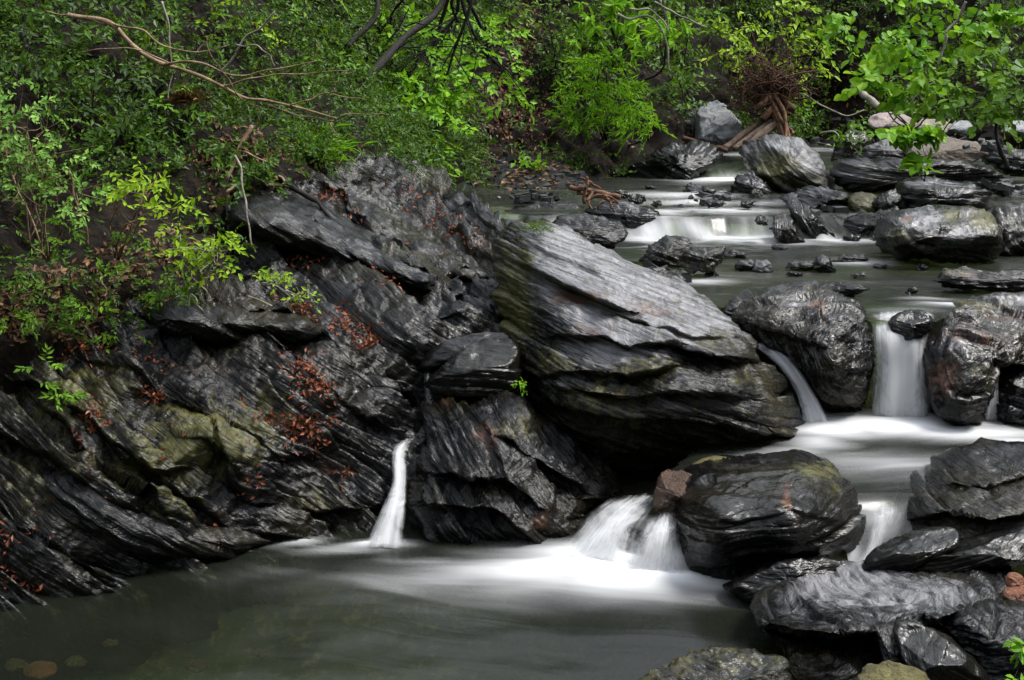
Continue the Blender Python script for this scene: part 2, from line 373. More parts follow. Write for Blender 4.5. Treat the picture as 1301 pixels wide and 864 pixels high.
# ---------------------------------------------------------------- rocks
N_BANK = (.55, .10, .80); N_BLD = (.33, .12, .92); N_FG = (-.34, .10, .90); N_FLAT = (.08, .10, .97)
def spot_field(px, py, spots, seed=0):
    o = np.zeros(px.shape)
    for x, y, rx, ry, s in spots: o = np.maximum(o, s * np.exp(-(((px - x) / rx) ** 2 + ((py - y) / ry) ** 2)))
    return o
def rock_geo(outline, D, T=None, lean=.6, ctrl=None, ledges=(), n=N_BLD, seed=0, amp=1., scale=None, top=.05, tops=1.3,
             facets=3, back=None, moss=(), rust=(), pale=(), m0=0., r0=0., p0=0., dens=1., slaty=1., round_=.0, rimr=.35):
    out = np.array(outline, float)
    if (out[:, 0] * np.roll(out[:, 1], -1) - np.roll(out[:, 0], -1) * out[:, 1]).sum() < 0: out = out[::-1]
    if round_:
        k = len(out); q = np.concatenate([out[-2:], out, out[:3]])
        t = np.linspace(2, 2 + k, 8 * k, endpoint=False); i = t.astype(int); f = (t - i)[:, None]
        a, b, c, d = q[i - 1], q[i], q[(i + 1)], q[(i + 2) % len(q)]
        sm = .5 * (2 * b + (c - a) * f + (2 * a - 5 * b + 4 * c - d) * f ** 2 + (3 * b - a - 3 * c + d) * f ** 3)
        out = sm
    seglen = np.linalg.norm(np.roll(out, -1, 0) - out, axis=1); cum = np.concatenate([[0], np.cumsum(seglen)]); per = cum[-1]
    w, h = np.ptp(out[:, 0]), np.ptp(out[:, 1])
    nth = int(np.clip(per / 2.0 * dens, 48, 900)); ns = int(np.clip(min(w, h) / 2 / 1.7 * dens, 12, 200)); nb = max(6, ns // 8)
    s_ = np.linspace(0, per, nth, endpoint=False)
    rim = np.stack([np.interp(s_, cum, np.append(out[:, k], out[0, k])) for k in (0, 1)], -1)
    # area centroid
    x, y = out[:, 0], out[:, 1]; x2, y2 = np.roll(x, -1), np.roll(y, -1); cr = x * y2 - x2 * y; A = cr.sum() / 2
    c = np.array([((x + x2) * cr).sum(), ((y + y2) * cr).sum()]) / (6 * A)
    m = D / F; sz = .5 * min(w, h) * m
    T = T if T is not None else .9 * sz; scale = scale or float(np.clip(sz * 1.0, .18, 1.1))
    s = np.linspace(0, 1, ns)[:, None]
    PX = c[0] + s * (rim[:, 0] - c[0])[None]; PY = c[1] + s * (rim[:, 1] - c[1])[None]
    S = np.broadcast_to(s, PX.shape)
    yb = out[:, 1].max()
    rs = np.random.default_rng(seed + 100)
    if ctrl is None:
        Y = D + lean * (yb - PY) * m
        wv = (1 - S ** 2.6) ** .55
        un = (PX - c[0]) / (w / 2); vn = -(PY - c[1]) / (h / 2)
        pl = [(0., 1., top, tops)] + [(math.cos(p), math.sin(p) * .8, rs.uniform(-.15, .35), rs.uniform(.6, 1.3)) for p in rs.uniform(0, 6.28, facets)]
        nz = .18 * noise(np.stack([un * 1.3, vn * 1.3, un * 0 + seed], -1), seed)
        for fx, fy, of, sl in pl: wv = np.minimum(wv, 1.0 - sl * np.maximum(0, un * fx + vn * fy + nz - of))
        Y = Y - T * np.maximum(wv, -.2)
    else:
        f = tps(ctrl); Y = f(PX, PY) + rimr * sz * S ** 9
    jn = np.stack([PX / 26, PY / 26, PX * 0 + seed], -1)
    jit = (2 * noise(jn, 3), 3 * noise(jn, 5) + .8 * noise(jn * 4, 6))
    if len(ledges): Y = Y + ledge_offset(PX, PY, ledges, jit)
    G = P(PX, PY, Y)
    # the far side of the rock
    rimP = G[-1]; cen = rimP.mean(0); bk = back if back is not None else 1.1 * T + .3 * sz
    tb = np.linspace(0, 1, nb + 1)[1:, None, None]
    rb = np.cos(tb * np.pi / 2) ** .7
    B = cen + (rimP - cen)[None] * rb; B[..., 1] += bk * np.sin(tb[..., 0] * np.pi / 2)
    B[..., 2] -= .15 * bk * tb[..., 0]
    G = np.concatenate([G, B]); PXa = np.concatenate([PX, np.repeat(PX[-1:], nb, 0)]); PYa = np.concatenate([PY, np.repeat(PY[-1:], nb, 0)])
    N = blur(grid_normals(G, True), max(2, ns // 16), True); N /= np.linalg.norm(N, axis=-1, keepdims=True) + 1e-9; N[0] = N[2].mean(0) / max(np.linalg.norm(N[2].mean(0)), 1e-6)
    N[-1] = N[-2].mean(0) / max(np.linalg.norm(N[-2].mean(0)), 1e-6)
    lowf = .10 * sz * amp * fbm(G / max(sz, .1) * 1.3, 3, seed)
    if slaty > 0: dsp = lowf * .55 + slaty * strata_disp(G, n, seed, .62 * amp, scale) + .012 * amp * fbm(G * 9, 3, seed + 40)
    else: dsp = lowf * 1.2 + .045 * sz * amp * fbm(G / sz * 5, 4, seed + 9)
    dsp[0] = dsp[0].mean(); dsp[-1] = dsp[-1].mean()
    G = G + N * dsp[..., None]
    q = strata_coords(G, n) + seed * 1.7
    fld = {}
    for nm, sp, b0 in (('moss', moss, m0), ('rust', rust, r0), ('pale', pale, p0)):
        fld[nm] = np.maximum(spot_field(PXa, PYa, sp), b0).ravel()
    R, C = G.shape[:2]
    return G, grid_faces(R, C, True)[:, ::-1], dict(strata=q.reshape(-1, 3), **fld)
ROCKS = {}
def rock(name, label, outline, z=None, D=None, mat=None, cat='rock', group=None, struct=False, **kw):
    low = max(outline, key=lambda p: p[1])
    if D is None: D = Yz(low[0], low[1], z) + kw.pop('dy', .05)
    G, Fq, at = rock_geo(outline, D, **kw)
    me = raw_mesh(name, G.reshape(-1, 3), Fq, at)
    org = G.reshape(-1, 3).mean(0); org[2] = G[..., 2].min()
    me.transform(__import__('mathutils').Matrix.Translation([-float(v) for v in org]))
    o = link(name, me, mat or SLATE); o.location = [float(v) for v in org]
    if struct: kind(o, 'structure')
    else: tag(o, label, cat, group)
    return o
def relief(name, xs, top, bot, depth, ny, n, seed, mat, amp, scale, ledges=(), moss=(), rust=(), pale=(), m0=0, skirt=(1.5, -.1, 1.6), slaty=1., lowamp=.2, fine=.015):
    xs = np.asarray(xs, float)
    yt = np.interp(xs, [p[0] for p in top], [p[1] for p in top]); yb = np.interp(xs, [p[0] for p in bot], [p[1] for p in bot])
    v = np.linspace(0, 1, ny)[:, None]; PY = yt + (yb - yt) * v; PX = np.broadcast_to(xs, PY.shape).copy()
    Y = depth(PX, PY)
    jn = np.stack([PX / 26, PY / 26, PX * 0 + seed], -1)
    jit = (2 * noise(jn, 3), 5 * noise(jn * .8, 5) + .8 * noise(jn * 4, 6))
    if len(ledges): Y = Y + ledge_offset(PX, PY, ledges, jit)
    G = P(PX, PY, Y)
    up = np.stack([G[0] + np.array([0, skirt[0] * k / 4, skirt[1] * k / 4]) for k in range(4, 0, -1)])
    dn = np.stack([G[-1] + np.array([0, .25 * k / 4, -skirt[2] * k / 4]) for k in range(1, 5)])
    G = np.concatenate([up, G, dn]); PX = np.concatenate([np.repeat(PX[:1], 4, 0), PX, np.repeat(PX[-1:], 4, 0)]); PY = np.concatenate([np.repeat(PY[:1], 4, 0), PY, np.repeat(PY[-1:], 4, 0)])
    N = blur(grid_normals(G), 9); N /= np.linalg.norm(N, axis=-1, keepdims=True) + 1e-9
    d = lowamp * fbm(G * .8, 3, seed) + fine * fbm(G * 9, 3, seed + 40)
    if slaty: d = d + slaty * strata_disp(G, n, seed, amp, scale, blk=.10, lon=.5)
    G = G + N * d[..., None]
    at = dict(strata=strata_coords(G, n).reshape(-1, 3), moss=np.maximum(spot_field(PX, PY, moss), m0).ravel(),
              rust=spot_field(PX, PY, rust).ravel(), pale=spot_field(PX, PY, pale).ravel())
    me = raw_mesh(name, G.reshape(-1, 3), grid_faces(*G.shape[:2]), at)
    o = link(name, me, mat); kind(o, 'structure')
    return o, G, PX, PY

# ================================================================ THE SETTING
def terrain():
    xs = np.concatenate([np.linspace(-42, -12, 26)[:-1], np.linspace(-12, 16, 90), np.linspace(16, 42, 24)[1:]])
    ys = np.concatenate([np.linspace(-34, 3, 28)[:-1], np.linspace(3, 32, 130), np.linspace(32, 62, 24)[1:]])
    X, Y = np.meshgrid(xs, ys)
    zb = np.interp(Y, [-10, 8.3, 9.3, 11.3, 12.2, 17.8, 18.6, 20.3, 21, 24.4, 25.6, 32, 60], [-.75, -.75, -.2, -.1, .95, 1.05, 1.35, 1.45, 1.5, 1.55, 1.8, 1.95, 2.4])
    xr = np.interp(Y, [-10, 6, 11, 16, 22, 30, 60], [4.6, 4.6, 6.8, 9., 12.5, 15, 18]); xl = np.interp(Y, [-10, 5, 9, 15, 22, 30, 60], [-9, -9, -10, -11, -12, -13, -14])
    rise = np.maximum(0, X - xr) * 1.5 + np.maximum(0, xl - X) * 2.2 + np.maximum(0, Y - 34) * 1.1 + np.maximum(0, -3 - Y) * 1.7  # unseen steep valley walls, shaped to block the low skylight
    shelf = np.interp(Y, [-10, 5, 6.5, 8, 9.5, 10.5, 11.5], [2.6, 2.7, 3.25, 3.9, 4.9, 8., 60.])
    rise = 30 * (1 - np.exp(-rise / 30)) + np.clip((X - shelf) * .9, 0, 1.15)
    q = np.stack([X, Y, zb], -1)
    Z = zb + rise + .12 * fbm(q * .7, 4, 5) + .06 * rise * noise(q * .25, 9)
    me = raw_mesh('terrain', np.stack([X, Y, Z], -1), grid_faces(*X.shape)[:, ::-1])
    o = link('terrain', me, [BED, FOREST]); kind(o, 'structure')
    zc = (rise[:-1, :-1] > .5).ravel().astype(np.int32); me.polygons.foreach_set('material_index', zc)
terrain()

# hillside of dark soil behind the stream and over the bedrock
HC = [(-500, 470, 8.2), (-120, 440, 9.1), (0, 430, 9.55), (180, 400, 10.3), (230, 370, 10.8), (290, 300, 11.9), (320, 245, 12.9), (440, 212, 15.2), (540, 215, 18.), (600, 215, 24.5),
      (720, 222, 24.7), (800, 220, 24.7), (870, 212, 25.2), (900, 190, 27.5), (1000, 190, 31), (1060, 172, 32), (1120, 160, 30), (1301, 160, 28), (1800, 170, 24), (0, 200, 11.2), (0, 0, 12.6), (200, 100, 13.6), (200, 250, 11.9),
      (350, 0, 17), (350, 130, 15), (470, 100, 21), (500, 0, 23.5), (600, 100, 26.5), (600, 0, 29), (760, 100, 28), (880, 110, 28.5), (760, 0, 31), (1000, 60, 32.5), (1060, 110, 33), (1301, 60, 30.5),
      (1301, -60, 34), (1800, 60, 27), (1800, -400, 36), (1000, -400, 44), (500, -400, 34), (0, -400, 17), (-500, -400, 12.5), (-500, 150, 9.2)]
hill_depth = tps(HC)
hx = np.concatenate([np.linspace(-500, -60, 60)[:-1], np.linspace(-60, 1360, 480), np.linspace(1360, 1800, 60)[1:]])
HILL, HG, HPX, HPY = relief('hillside', hx, [(-500, -400), (1800, -400)],
    [(-500, 500), (-120, 455), (0, 445), (90, 432), (180, 415), (230, 385), (275, 350), (290, 300), (320, 250), (380, 226), (440, 214), (540, 222), (600, 232), (720, 232), (800, 232), (870, 226), (900, 204), (1000, 196), (1060, 182), (1110, 172), (1301, 172), (1800, 200)],
    hill_depth, 230, N_BANK, 31, SOIL, .5, 1.2, lowamp=.35, fine=.03, skirt=(3, 1.5, 2.), slaty=.6)

# bedrock slope of slate on the left
wl = lambda x, y: (x, y, Yz(x, y, 0.))
BC = [wl(-120, 792), wl(0, 770), wl(100, 750), wl(200, 724), wl(300, 705), wl(370, 685), (440, 680, 9.35), (490, 684, 9.35), (540, 692, 9.2), (0, 600, 8.55), (0, 450, 9.4), (-120, 450, 9.0), (-120, 620, 8.2), (150, 640, 8.55),
      (150, 520, 9.1), (180, 400, 10.2), (300, 600, 9.1), (300, 500, 9.75), (280, 340, 11.3), (400, 560, 9.75), (420, 450, 10.5), (400, 350, 11.7), (320, 240, 12.8), (440, 205, 15), (540, 213, 17.4),
      (480, 300, 13.3), (560, 330, 13.1), (600, 250, 16.3), (640, 340, 13.2), (620, 400, 12.0), (520, 420, 11.1), (500, 560, 10.1), (545, 520, 10.7), (600, 480, 11.2), (700, 420, 12.2), (700, 600, 11.3), (700, 720, 10.5)]
bank_depth = tps(BC)
BL = [([(285, 282), (340, 287), (400, 300), (450, 322), (500, 342), (540, 356), (580, 366)], .95, 45, 26),
      ([(395, 238), (450, 268), (500, 300), (560, 338), (610, 350)], .6, 30, 16),
      ([(430, 215), (480, 238), (540, 275), (600, 310), (640, 330)], .3, 18, 9),
      ([(180, 405), (230, 402), (290, 400), (340, 402), (390, 412), (440, 445)], .75, 40, 28),
      ([(280, 345), (330, 360), (390, 395), (430, 430)], .3, 20, 12),
      ([(-40, 450), (60, 490), (110, 528), (160, 580), (215, 598), (250, 590)], .5, 35, 22),
      ([(-60, 520), (60, 575), (120, 630), (180, 665), (240, 692), (320, 702)], .55, 40, 26),
      ([(170, 492), (240, 515), (300, 545), (340, 585), (410, 605)], .26, 26, 12),
      ([(90, 440), (180, 480), (250, 520), (330, 562), (400, 580)], .2, 22, 10),
      ([(370, 470), (420, 505), (470, 535), (500, 560)], .3, 24, 14),
      ([(270, 560), (285, 600), (330, 640), (400, 655), (450, 648), (490, 640)], .5, 26, 20),
      ([(420, 380), (480, 420), (530, 450)], .22, 20, 10), ([(470, 340), (530, 390), (580, 410)], .18, 16, 8),
      ([(150, 560), (230, 620), (310, 670), (370, 684)], .35, 24, 14)]
BL += [([(470, 222), (530, 258), (590, 300), (640, 345)], .45, 16, 9), ([(500, 216), (560, 245), (610, 280), (640, 310)], .4, 16, 9), ([(440, 262), (500, 318), (540, 345)], .35, 14, 8), ([(540, 330), (590, 372), (635, 400)], .4, 16, 9),
       ([(330, 250), (390, 285), (440, 305)], .35, 14, 8), ([(560, 280), (600, 315), (640, 340)], .35, 12, 7), ([(330, 440), (400, 480), (450, 520), (480, 545)], .35, 18, 9), ([(430, 440), (490, 480), (530, 520)], .3, 16, 8), ([(200, 530), (270, 575), (300, 600)], .35, 18, 9), ([(20, 480), (80, 530), (130, 590), (200, 650)], .35, 20, 10), ([(0, 640), (60, 690), (110, 730)], .4, 20, 10)]
BL = [(p, h * (.15 if i in (11, 14, 17) else 1.0 if i == 12 else .55 if i > 10 else .34), lu * .9, ld * .7) for i, (p, h, lu, ld) in enumerate(BL)]
bx = np.arange(-125, 704, 1.75)
BANK, BG, BPX, BPY = relief('bedrock_bank', bx,
    [(-125, 430), (0, 425), (90, 415), (180, 395), (230, 365), (275, 330), (290, 270), (320, 235), (380, 215), (440, 205), (540, 210), (600, 245), (640, 295), (680, 380), (704, 420)],
    [(-125, 812), (0, 790), (100, 772), (300, 728), (370, 708), (460, 702), (704, 725)], bank_depth, 330, N_BANK, 51, SLATE, 1.05, .9, BL,
    moss=[(250, 560, 110, 60, .75), (100, 500, 90, 60, .6), (330, 530, 60, 40, .6), (60, 600, 80, 60, .45), (220, 640, 60, 40, .45), (170, 600, 60, 40, .6), (540, 225, 60, 20, .4), (400, 640, 40, 25, .5), (500, 330, 30, 20, .4)],
    rust=[(240, 470, 50, 20, .3), (420, 590, 25, 15, .4), (310, 610, 20, 20, .35)],
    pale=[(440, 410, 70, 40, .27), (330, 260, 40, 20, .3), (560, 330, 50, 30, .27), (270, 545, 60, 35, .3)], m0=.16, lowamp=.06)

LEDGES = []      # filled after the rock builder: overhanging shelves of the bedrock
# ---------------------------------------------------------------- water
def water(name, xr, yr, z, blobs, res=.055, flow=(1, -.25), mask=None, lip=None):
    xs = np.arange(xr[0], xr[1], res); ys = np.arange(yr[0], yr[1], res * 1.4); X, Y = np.meshgrid(xs, ys)
    fo = np.zeros(X.shape)
    for px, py, rx, ry, s, rot in blobs:              # white water: centre from the photo, radii in metres
        c = Wz(px, py, z); dx, dy = X - c[0], Y - c[1]; a = math.radians(rot)
        u, v = dx * math.cos(a) + dy * math.sin(a), -dx * math.sin(a) + dy * math.cos(a)
        fo = np.maximum(fo, s * np.exp(-1.2 * ((u / rx) ** 2 + (v / ry) ** 2) ** .72))
    q = np.stack([X, Y, X * 0 + z], -1)
    if lip:
        wv = .10 * noise(np.stack([X * 2, X * 0, X * 0], -1), 3); k = sstep(lip[0], lip[1], Y + wv); drop = lip[2] * k
        fo = np.maximum(fo, .62 * sstep(0, .5, k) * np.clip(.6 + .8 * noise(np.stack([X * 5, Y * .7, X * 0], -1), 5), .1, 1))
    else: drop = 0
    Z = z - drop + .015 * fbm(q * np.array([1.2, 2.5, 1]), 2, 8) + .05 * fo * (z < .2)
    f = np.array(flow, float); f /= np.linalg.norm(f)
    wx = X + .25 * noise(q * .8, 2); wy = Y + .25 * noise(q * .8, 6)
    fl = np.stack([wx * f[0] + wy * f[1], -wx * f[1] + wy * f[0], X * 0], -1)
    fc = grid_faces(*X.shape)[:, ::-1]
    if mask is not None:
        pg = Wz([p[0] for p in mask], [p[1] for p in mask], z)[:, :2]; cx = X.ravel()[fc].mean(1); cy = Y.ravel()[fc].mean(1); ins = np.zeros(len(fc), bool)
        for (ax, ay), (bx_, by_) in zip(pg, np.roll(pg, -1, 0)):
            cr = ((ay > cy) != (by_ > cy)) & (cx < (bx_ - ax) * (cy - ay) / (by_ - ay + 1e-12) + ax); ins ^= cr
        fc = fc[ins]
    me = raw_mesh(name, np.stack([X, Y, Z], -1), fc, dict(foam=fo.ravel(), flow=fl.reshape(-1, 3)))
    return kind(link(name, me, WATER), 'structure')
water('lower_pool_water', (-6, 4.6), (2.6, 9.9), Z0,
      [(800, 735, .9, .42, .95, 0), (720, 740, 1.2, .36, .55, 5), (790, 708, 1.0, .30, 1.3, 0), (735, 722, 1.2, .32, 1.1, 8), (640, 728, 1.3, .34, .62, 10), (850, 735, .6, .22, 1.1, -15), (850, 700, .3, .4, 1.1, 0), (478, 692, .32, .09, .9, 5), (430, 700, .6, .12, .38, 8), (900, 742, .5, .12, .45, 0),
       (560, 716, .9, .18, .30, 5), (500, 742, 1.4, .30, .14, 8), (1075, 735, .32, .34, 1.1, 0), (380, 690, .3, .1, .55, 20), (650, 770, 2.2, .5, .16, 5), (330, 730, 1.2, .35, .12, 10)])
water('middle_pool_water', (.2, 7.2), (8.0, 12.1), Z2,
      [(1140, 540, 1.1, .42, 1.15, 0), (1060, 545, .7, .36, 1.0, 0), (1230, 550, 1.1, .30, .9, 0), (1040, 560, .45, .4, .6, 30), (1150, 590, 1.5, .5, .42, 0), (1010, 575, .8, .3, .4, 20), (840, 634, .35, .18, .8, 0), (1290, 560, .6, .25, .7, 0), (1120, 640, .35, .2, .5, 0)], flow=(1, .15), res=.03, lip=(8.95, 8.2, .5),
      mask=[(885, 626), (930, 626), (1000, 625), (1080, 630), (1086, 634), (1070, 700), (1150, 700), (1160, 640), (1200, 630), (1420, 620), (1420, 520), (1000, 520), (900, 560), (850, 600)])
ZY = ([10, 18.0, 18.55, 20.2, 21.0, 24.3, 25.9, 35], [Z3, Z3, Z4, Z4 + .02, Z5, Z5, Z6, Z6 + .04])
def upper_water():
    ys = np.concatenate([np.arange(11.5, 17.5, .06), np.arange(17.5, 27, .045), np.arange(27, 34.6, .12)]); xs = np.arange(-4.4, 14.2, .05); X, Y = np.meshgrid(xs, ys)
    q0 = np.stack([X, Y * .3, X * 0], -1); wob = .95 * noise(q0 * .55, 3) + .40 * noise(q0 * 1.7, 4) + .10 * noise(q0 * 5, 5)
    zz = np.interp(Y + wob, *ZY); right = sstep(3.5, 4.3, X); zz = zz * right + np.minimum(zz, Z5) * (1 - right)
    fo = np.zeros(X.shape)
    for px, py, rx, ry, st, rot in UB:
        z = 1.8
        for _ in range(5): c = Wz(px, py, z); z = float(np.interp(c[1], *ZY))
        fo = np.maximum(fo, st * np.exp(-(((X - c[0]) / rx) ** 2 + ((Y - c[1]) / ry) ** 2) ** .9))
    sl = np.gradient(zz, axis=0) / np.gradient(Y, axis=0)
    ramp = np.clip(sl / .35, 0, 1) * np.clip(.55 + .9 * noise(np.stack([X * 1.3, Y * .2, X * 0], -1), 12), .1, 1)
    fo = np.maximum(.75 * fo, .30 * ramp)
    q = np.stack([X, Y, zz], -1)
    Z = zz + .022 * fbm(q * np.array([1., 1.8, 1]), 3, 8) + .03 * fo
    wx = X + .3 * noise(q * .7, 2); wy = Y + .3 * noise(q * .7, 6)
    fl = np.stack([wx * .95 - wy * .2, wx * .2 + wy * .95, X * 0], -1)
    st = np.clip(sl / .2, 0, 1)[..., None]; fl = fl * (1 - st) + np.stack([-wy, wx * 1.2, X * 0], -1) * st
    fc = grid_faces(*X.shape)[:, ::-1]
    pg = Wz([p[0] for p in UMASK], [p[1] for p in UMASK], Z3)[:, :2]; cx = X.ravel()[fc].mean(1); cy = Y.ravel()[fc].mean(1); ins = np.zeros(len(fc), bool)
    for (ax, ay), (bx_, by_) in zip(pg, np.roll(pg, -1, 0)):
        ins ^= ((ay > cy) != (by_ > cy)) & (cx < (bx_ - ax) * (cy - ay) / (by_ - ay + 1e-12) + ax)
    fc = fc[(ins | (cy > 15.5) & (cx > -1.2) | (cy > 18)) & ~((cx < 3.9) & (cy > 25.2))]
    me = raw_mesh('upper_stream_water', np.stack([X, Y, Z], -1), fc, dict(foam=fo.ravel(), flow=fl.reshape(-1, 3)))
    kind(link('upper_stream_water', me, WATER), 'structure')
UB = [(915, 303, 1.5, .4, .85, 0), (980, 308, 1.2, .35, .8, 0), (1060, 306, .9, .35, .8, 0), (830, 302, .6, .5, .95, 0), (1120, 334, 1., .35, .75, 0), (1090, 330, .5, .25, .5, 0), (890, 358, .5, .25, .75, 10), (930, 350, 1.2, .4, 0.19, 0),
      (1000, 350, 2.2, .6, 0.14, 0), (1140, 360, 1.3, .3, 0.17, 0), (1210, 388, .5, .16, .8, 0), (1180, 380, .4, .12, .55, 0), (1140, 395, .6, .2, .35, 0), (1000, 320, 2.5, .6, 0.15, 0),
      (920, 268, 1.0, .5, .8, 20), (850, 270, .5, .5, .7, 0), (880, 258, 1.0, .3, .8, 0), (640, 277, .8, .5, .95, 0), (960, 258, 1.2, .3, .5, 0), (860, 253, 1.2, .35, .75, 0), (915, 229, 1.0, .9, 1.0, 0), (840, 246, 1.0, .4, .5, 0), (940, 206, .8, .8, .8, 0), (1270, 205, 1.5, 1.2, .5, 0), (1050, 190, .8, .8, .5, 0)]
UMASK = [(800, 322), (850, 362), (895, 388), (925, 390), (940, 381), (960, 375), (1060, 373), (1096, 392), (1104, 408), (1190, 408), (1215, 396), (1260, 384), (1420, 374), (1420, 290), (800, 290)]
upper_water()

def waterfall(name, label, left, right, bulge=.08, layers=2, strength=.8, nv=40, nu=26, soft=.28, top=.12, group=None):
    """left / right: (photo x, photo y, distance) down the two edges of the fall"""
    L = catmull([P(*q) for q in left], nv); R = catmull([P(*q) for q in right], nv)
    V, Fq, fl, ed = [], [], [], []; u = np.linspace(0, 1, nu); n0 = 0
    vv = np.linspace(0, 1, nv)[:, None]
    for k in range(layers):
        G = L[:, None] * (1 - u)[None, :, None] + R[:, None] * u[None, :, None]
        G = G + np.array([0, -1., .25]) * (bulge * np.sin(np.pi * u)[None, :, None] * np.sin(np.pi * np.clip(vv * .8 + .2, 0, 1))[..., None] - .05 * k)
        G[..., 1] += .05 * noise(np.stack([np.broadcast_to(u * 5, (nv, nu)), np.broadcast_to(vv * 1.2, (nv, nu)), np.full((nv, nu), k * 5.)], -1), 4)
        wid = np.linalg.norm(R - L, axis=1)[:, None]
        ln = np.concatenate([[0], np.cumsum(np.linalg.norm(np.diff((L + R) / 2, axis=0), axis=1))])[:, None]
        e = np.clip(np.minimum(u, 1 - u) / soft, 0, 1)[None] ** .8 * np.clip(vv / top + .25, 0, 1) * np.clip((1 - vv) / .06 + .4, 0, 1)
        V.append(G.reshape(-1, 3)); Fq.append(grid_faces(nv, nu) + n0); n0 += nv * nu
        fl.append(np.stack([u[None] * wid.mean() + k * 3.3 + 0 * ln, ln + 0 * u[None], 0 * ln + 0 * u[None]], -1).reshape(-1, 3)); ed.append((e * strength).ravel())
    me = raw_mesh(name, np.concatenate(V), np.concatenate(Fq), dict(fl=np.concatenate(fl), edge=np.concatenate(ed)))
    return tag(link(name, me, FALL), label, 'waterfall', group)
y0 = lambda x, y: Yz(x, y, Z0)
y2 = lambda x, y: Yz(x, y, Z2)
waterfall('waterfall', 'broad white waterfall pouring straight down between two large dark boulders at right', [(1106, 396, 12.05), (1104, 404, 11.75), (1107, 430, 11.45), (1110, 470, 11.35), (1106, 532, 11.2)], [(1184, 395, 12.05), (1190, 403, 11.75), (1181, 430, 11.45), (1180, 475, 11.3), (1188, 534, 11.15)], strength=1.0, soft=.34, top=.5)
waterfall('waterfall', 'narrow slanting white waterfall squeezed between the huge slate boulder and a dark boulder', [(955, 436, 11.75), (985, 462, 11.5), (1012, 500, 11.25), (1022, 545, 10.95)], [(985, 436, 11.75), (1012, 462, 11.5), (1036, 500, 11.25), (1062, 545, 10.95)], strength=.95, soft=.3, top=.05)
waterfall('waterfall', 'thin veil of falling water on the dark rock at the right edge of the picture', [(1252, 470, 11.3), (1248, 500, 11.1), (1244, 534, 11.0)], [(1270, 468, 11.3), (1270, 500, 11.1), (1274, 536, 11.)], strength=.55, soft=.4)
waterfall('waterfall', 'small white waterfall running down the crack in the left bedrock into the pool', [(517, 546, 10.25), (498, 570, 9.95), (497, 612, 9.6), (482, 650, 9.2), (460, 695, 8.85)], [(532, 552, 10.2), (518, 575, 9.95), (518, 610, 9.6), (516, 650, 9.2), (516, 697, 8.88)], strength=.85, soft=.5, top=.3)
waterfall('waterfall', 'faint trickle behind the wet black slabs above the small left waterfall', [(538, 470, 10.9), (538, 500, 10.7), (540, 530, 10.4), (524, 556, 10.2)], [(550, 470, 10.9), (552, 500, 10.7), (554, 530, 10.4), (540, 560, 10.2)], strength=.30, soft=.45)
waterfall('waterfall', 'wide white cascade spilling left out of the dark cave beneath the huge boulder', [(782, 630, 9.6), (752, 648, 9.25), (728, 676, 8.95), (690, 708, 8.7)], [(850, 628, 9.4), (832, 648, 9.05), (815, 676, 8.7), (812, 714, 8.5)], strength=.72, soft=.6, top=.35, bulge=.10, layers=3)
waterfall('waterfall', 'white chute sliding over the left shoulder of the black foreground boulder', [(832, 650, 8.98), (806, 684, 8.62), (780, 718, 8.45)], [(862, 650, 8.9), (866, 690, 8.5), (880, 738, 8.25)], strength=.66, soft=.6, top=.35, layers=3)
waterfall('waterfall', 'smooth grey cascade dropping right of the black foreground boulder into white foam', [(1092, 628, 8.95), (1096, 655, 8.62), (1092, 700, 8.35), (1062, 752, 8.0)], [(1156, 632, 8.95), (1146, 660, 8.62), (1118, 702, 8.35), (1096, 750, 8.0)], strength=.42, soft=.5, top=.5)
waterfall('waterfall', 'low curtain of white water over the domed ledge upstream', [(872, 284, 18.75), (872, 293, 18.5), (868, 303, 18.2)], [(985, 284, 18.75), (986, 294, 18.5), (992, 305, 18.1)], strength=.55, soft=.25, top=.5)
waterfall('waterfall', 'short tumbling white cascade left of the domed ledge upstream', [(822, 282, 18.7), (820, 292, 18.4), (806, 304, 18.)], [(868, 280, 18.7), (872, 292, 18.4), (880, 304, 18.)], strength=.75, soft=.3)
waterfall('waterfall', 'small white rush of water below the pale tilted boulder far upstream', [(905, 208, 26.2), (893, 220, 25.4), (880, 234, 24.6)], [(950, 203, 26.2), (942, 216, 25.4), (940, 234, 24.6)], strength=.9, soft=.3)
waterfall('waterfall', 'tiny white spill over the flat ledge behind the top of the huge boulder', [(610, 262, 20.4), (606, 270, 19.6), (602, 278, 18.8)], [(680, 263, 20.4), (672, 271, 19.6), (668, 279, 18.8)], strength=.6, soft=.3)

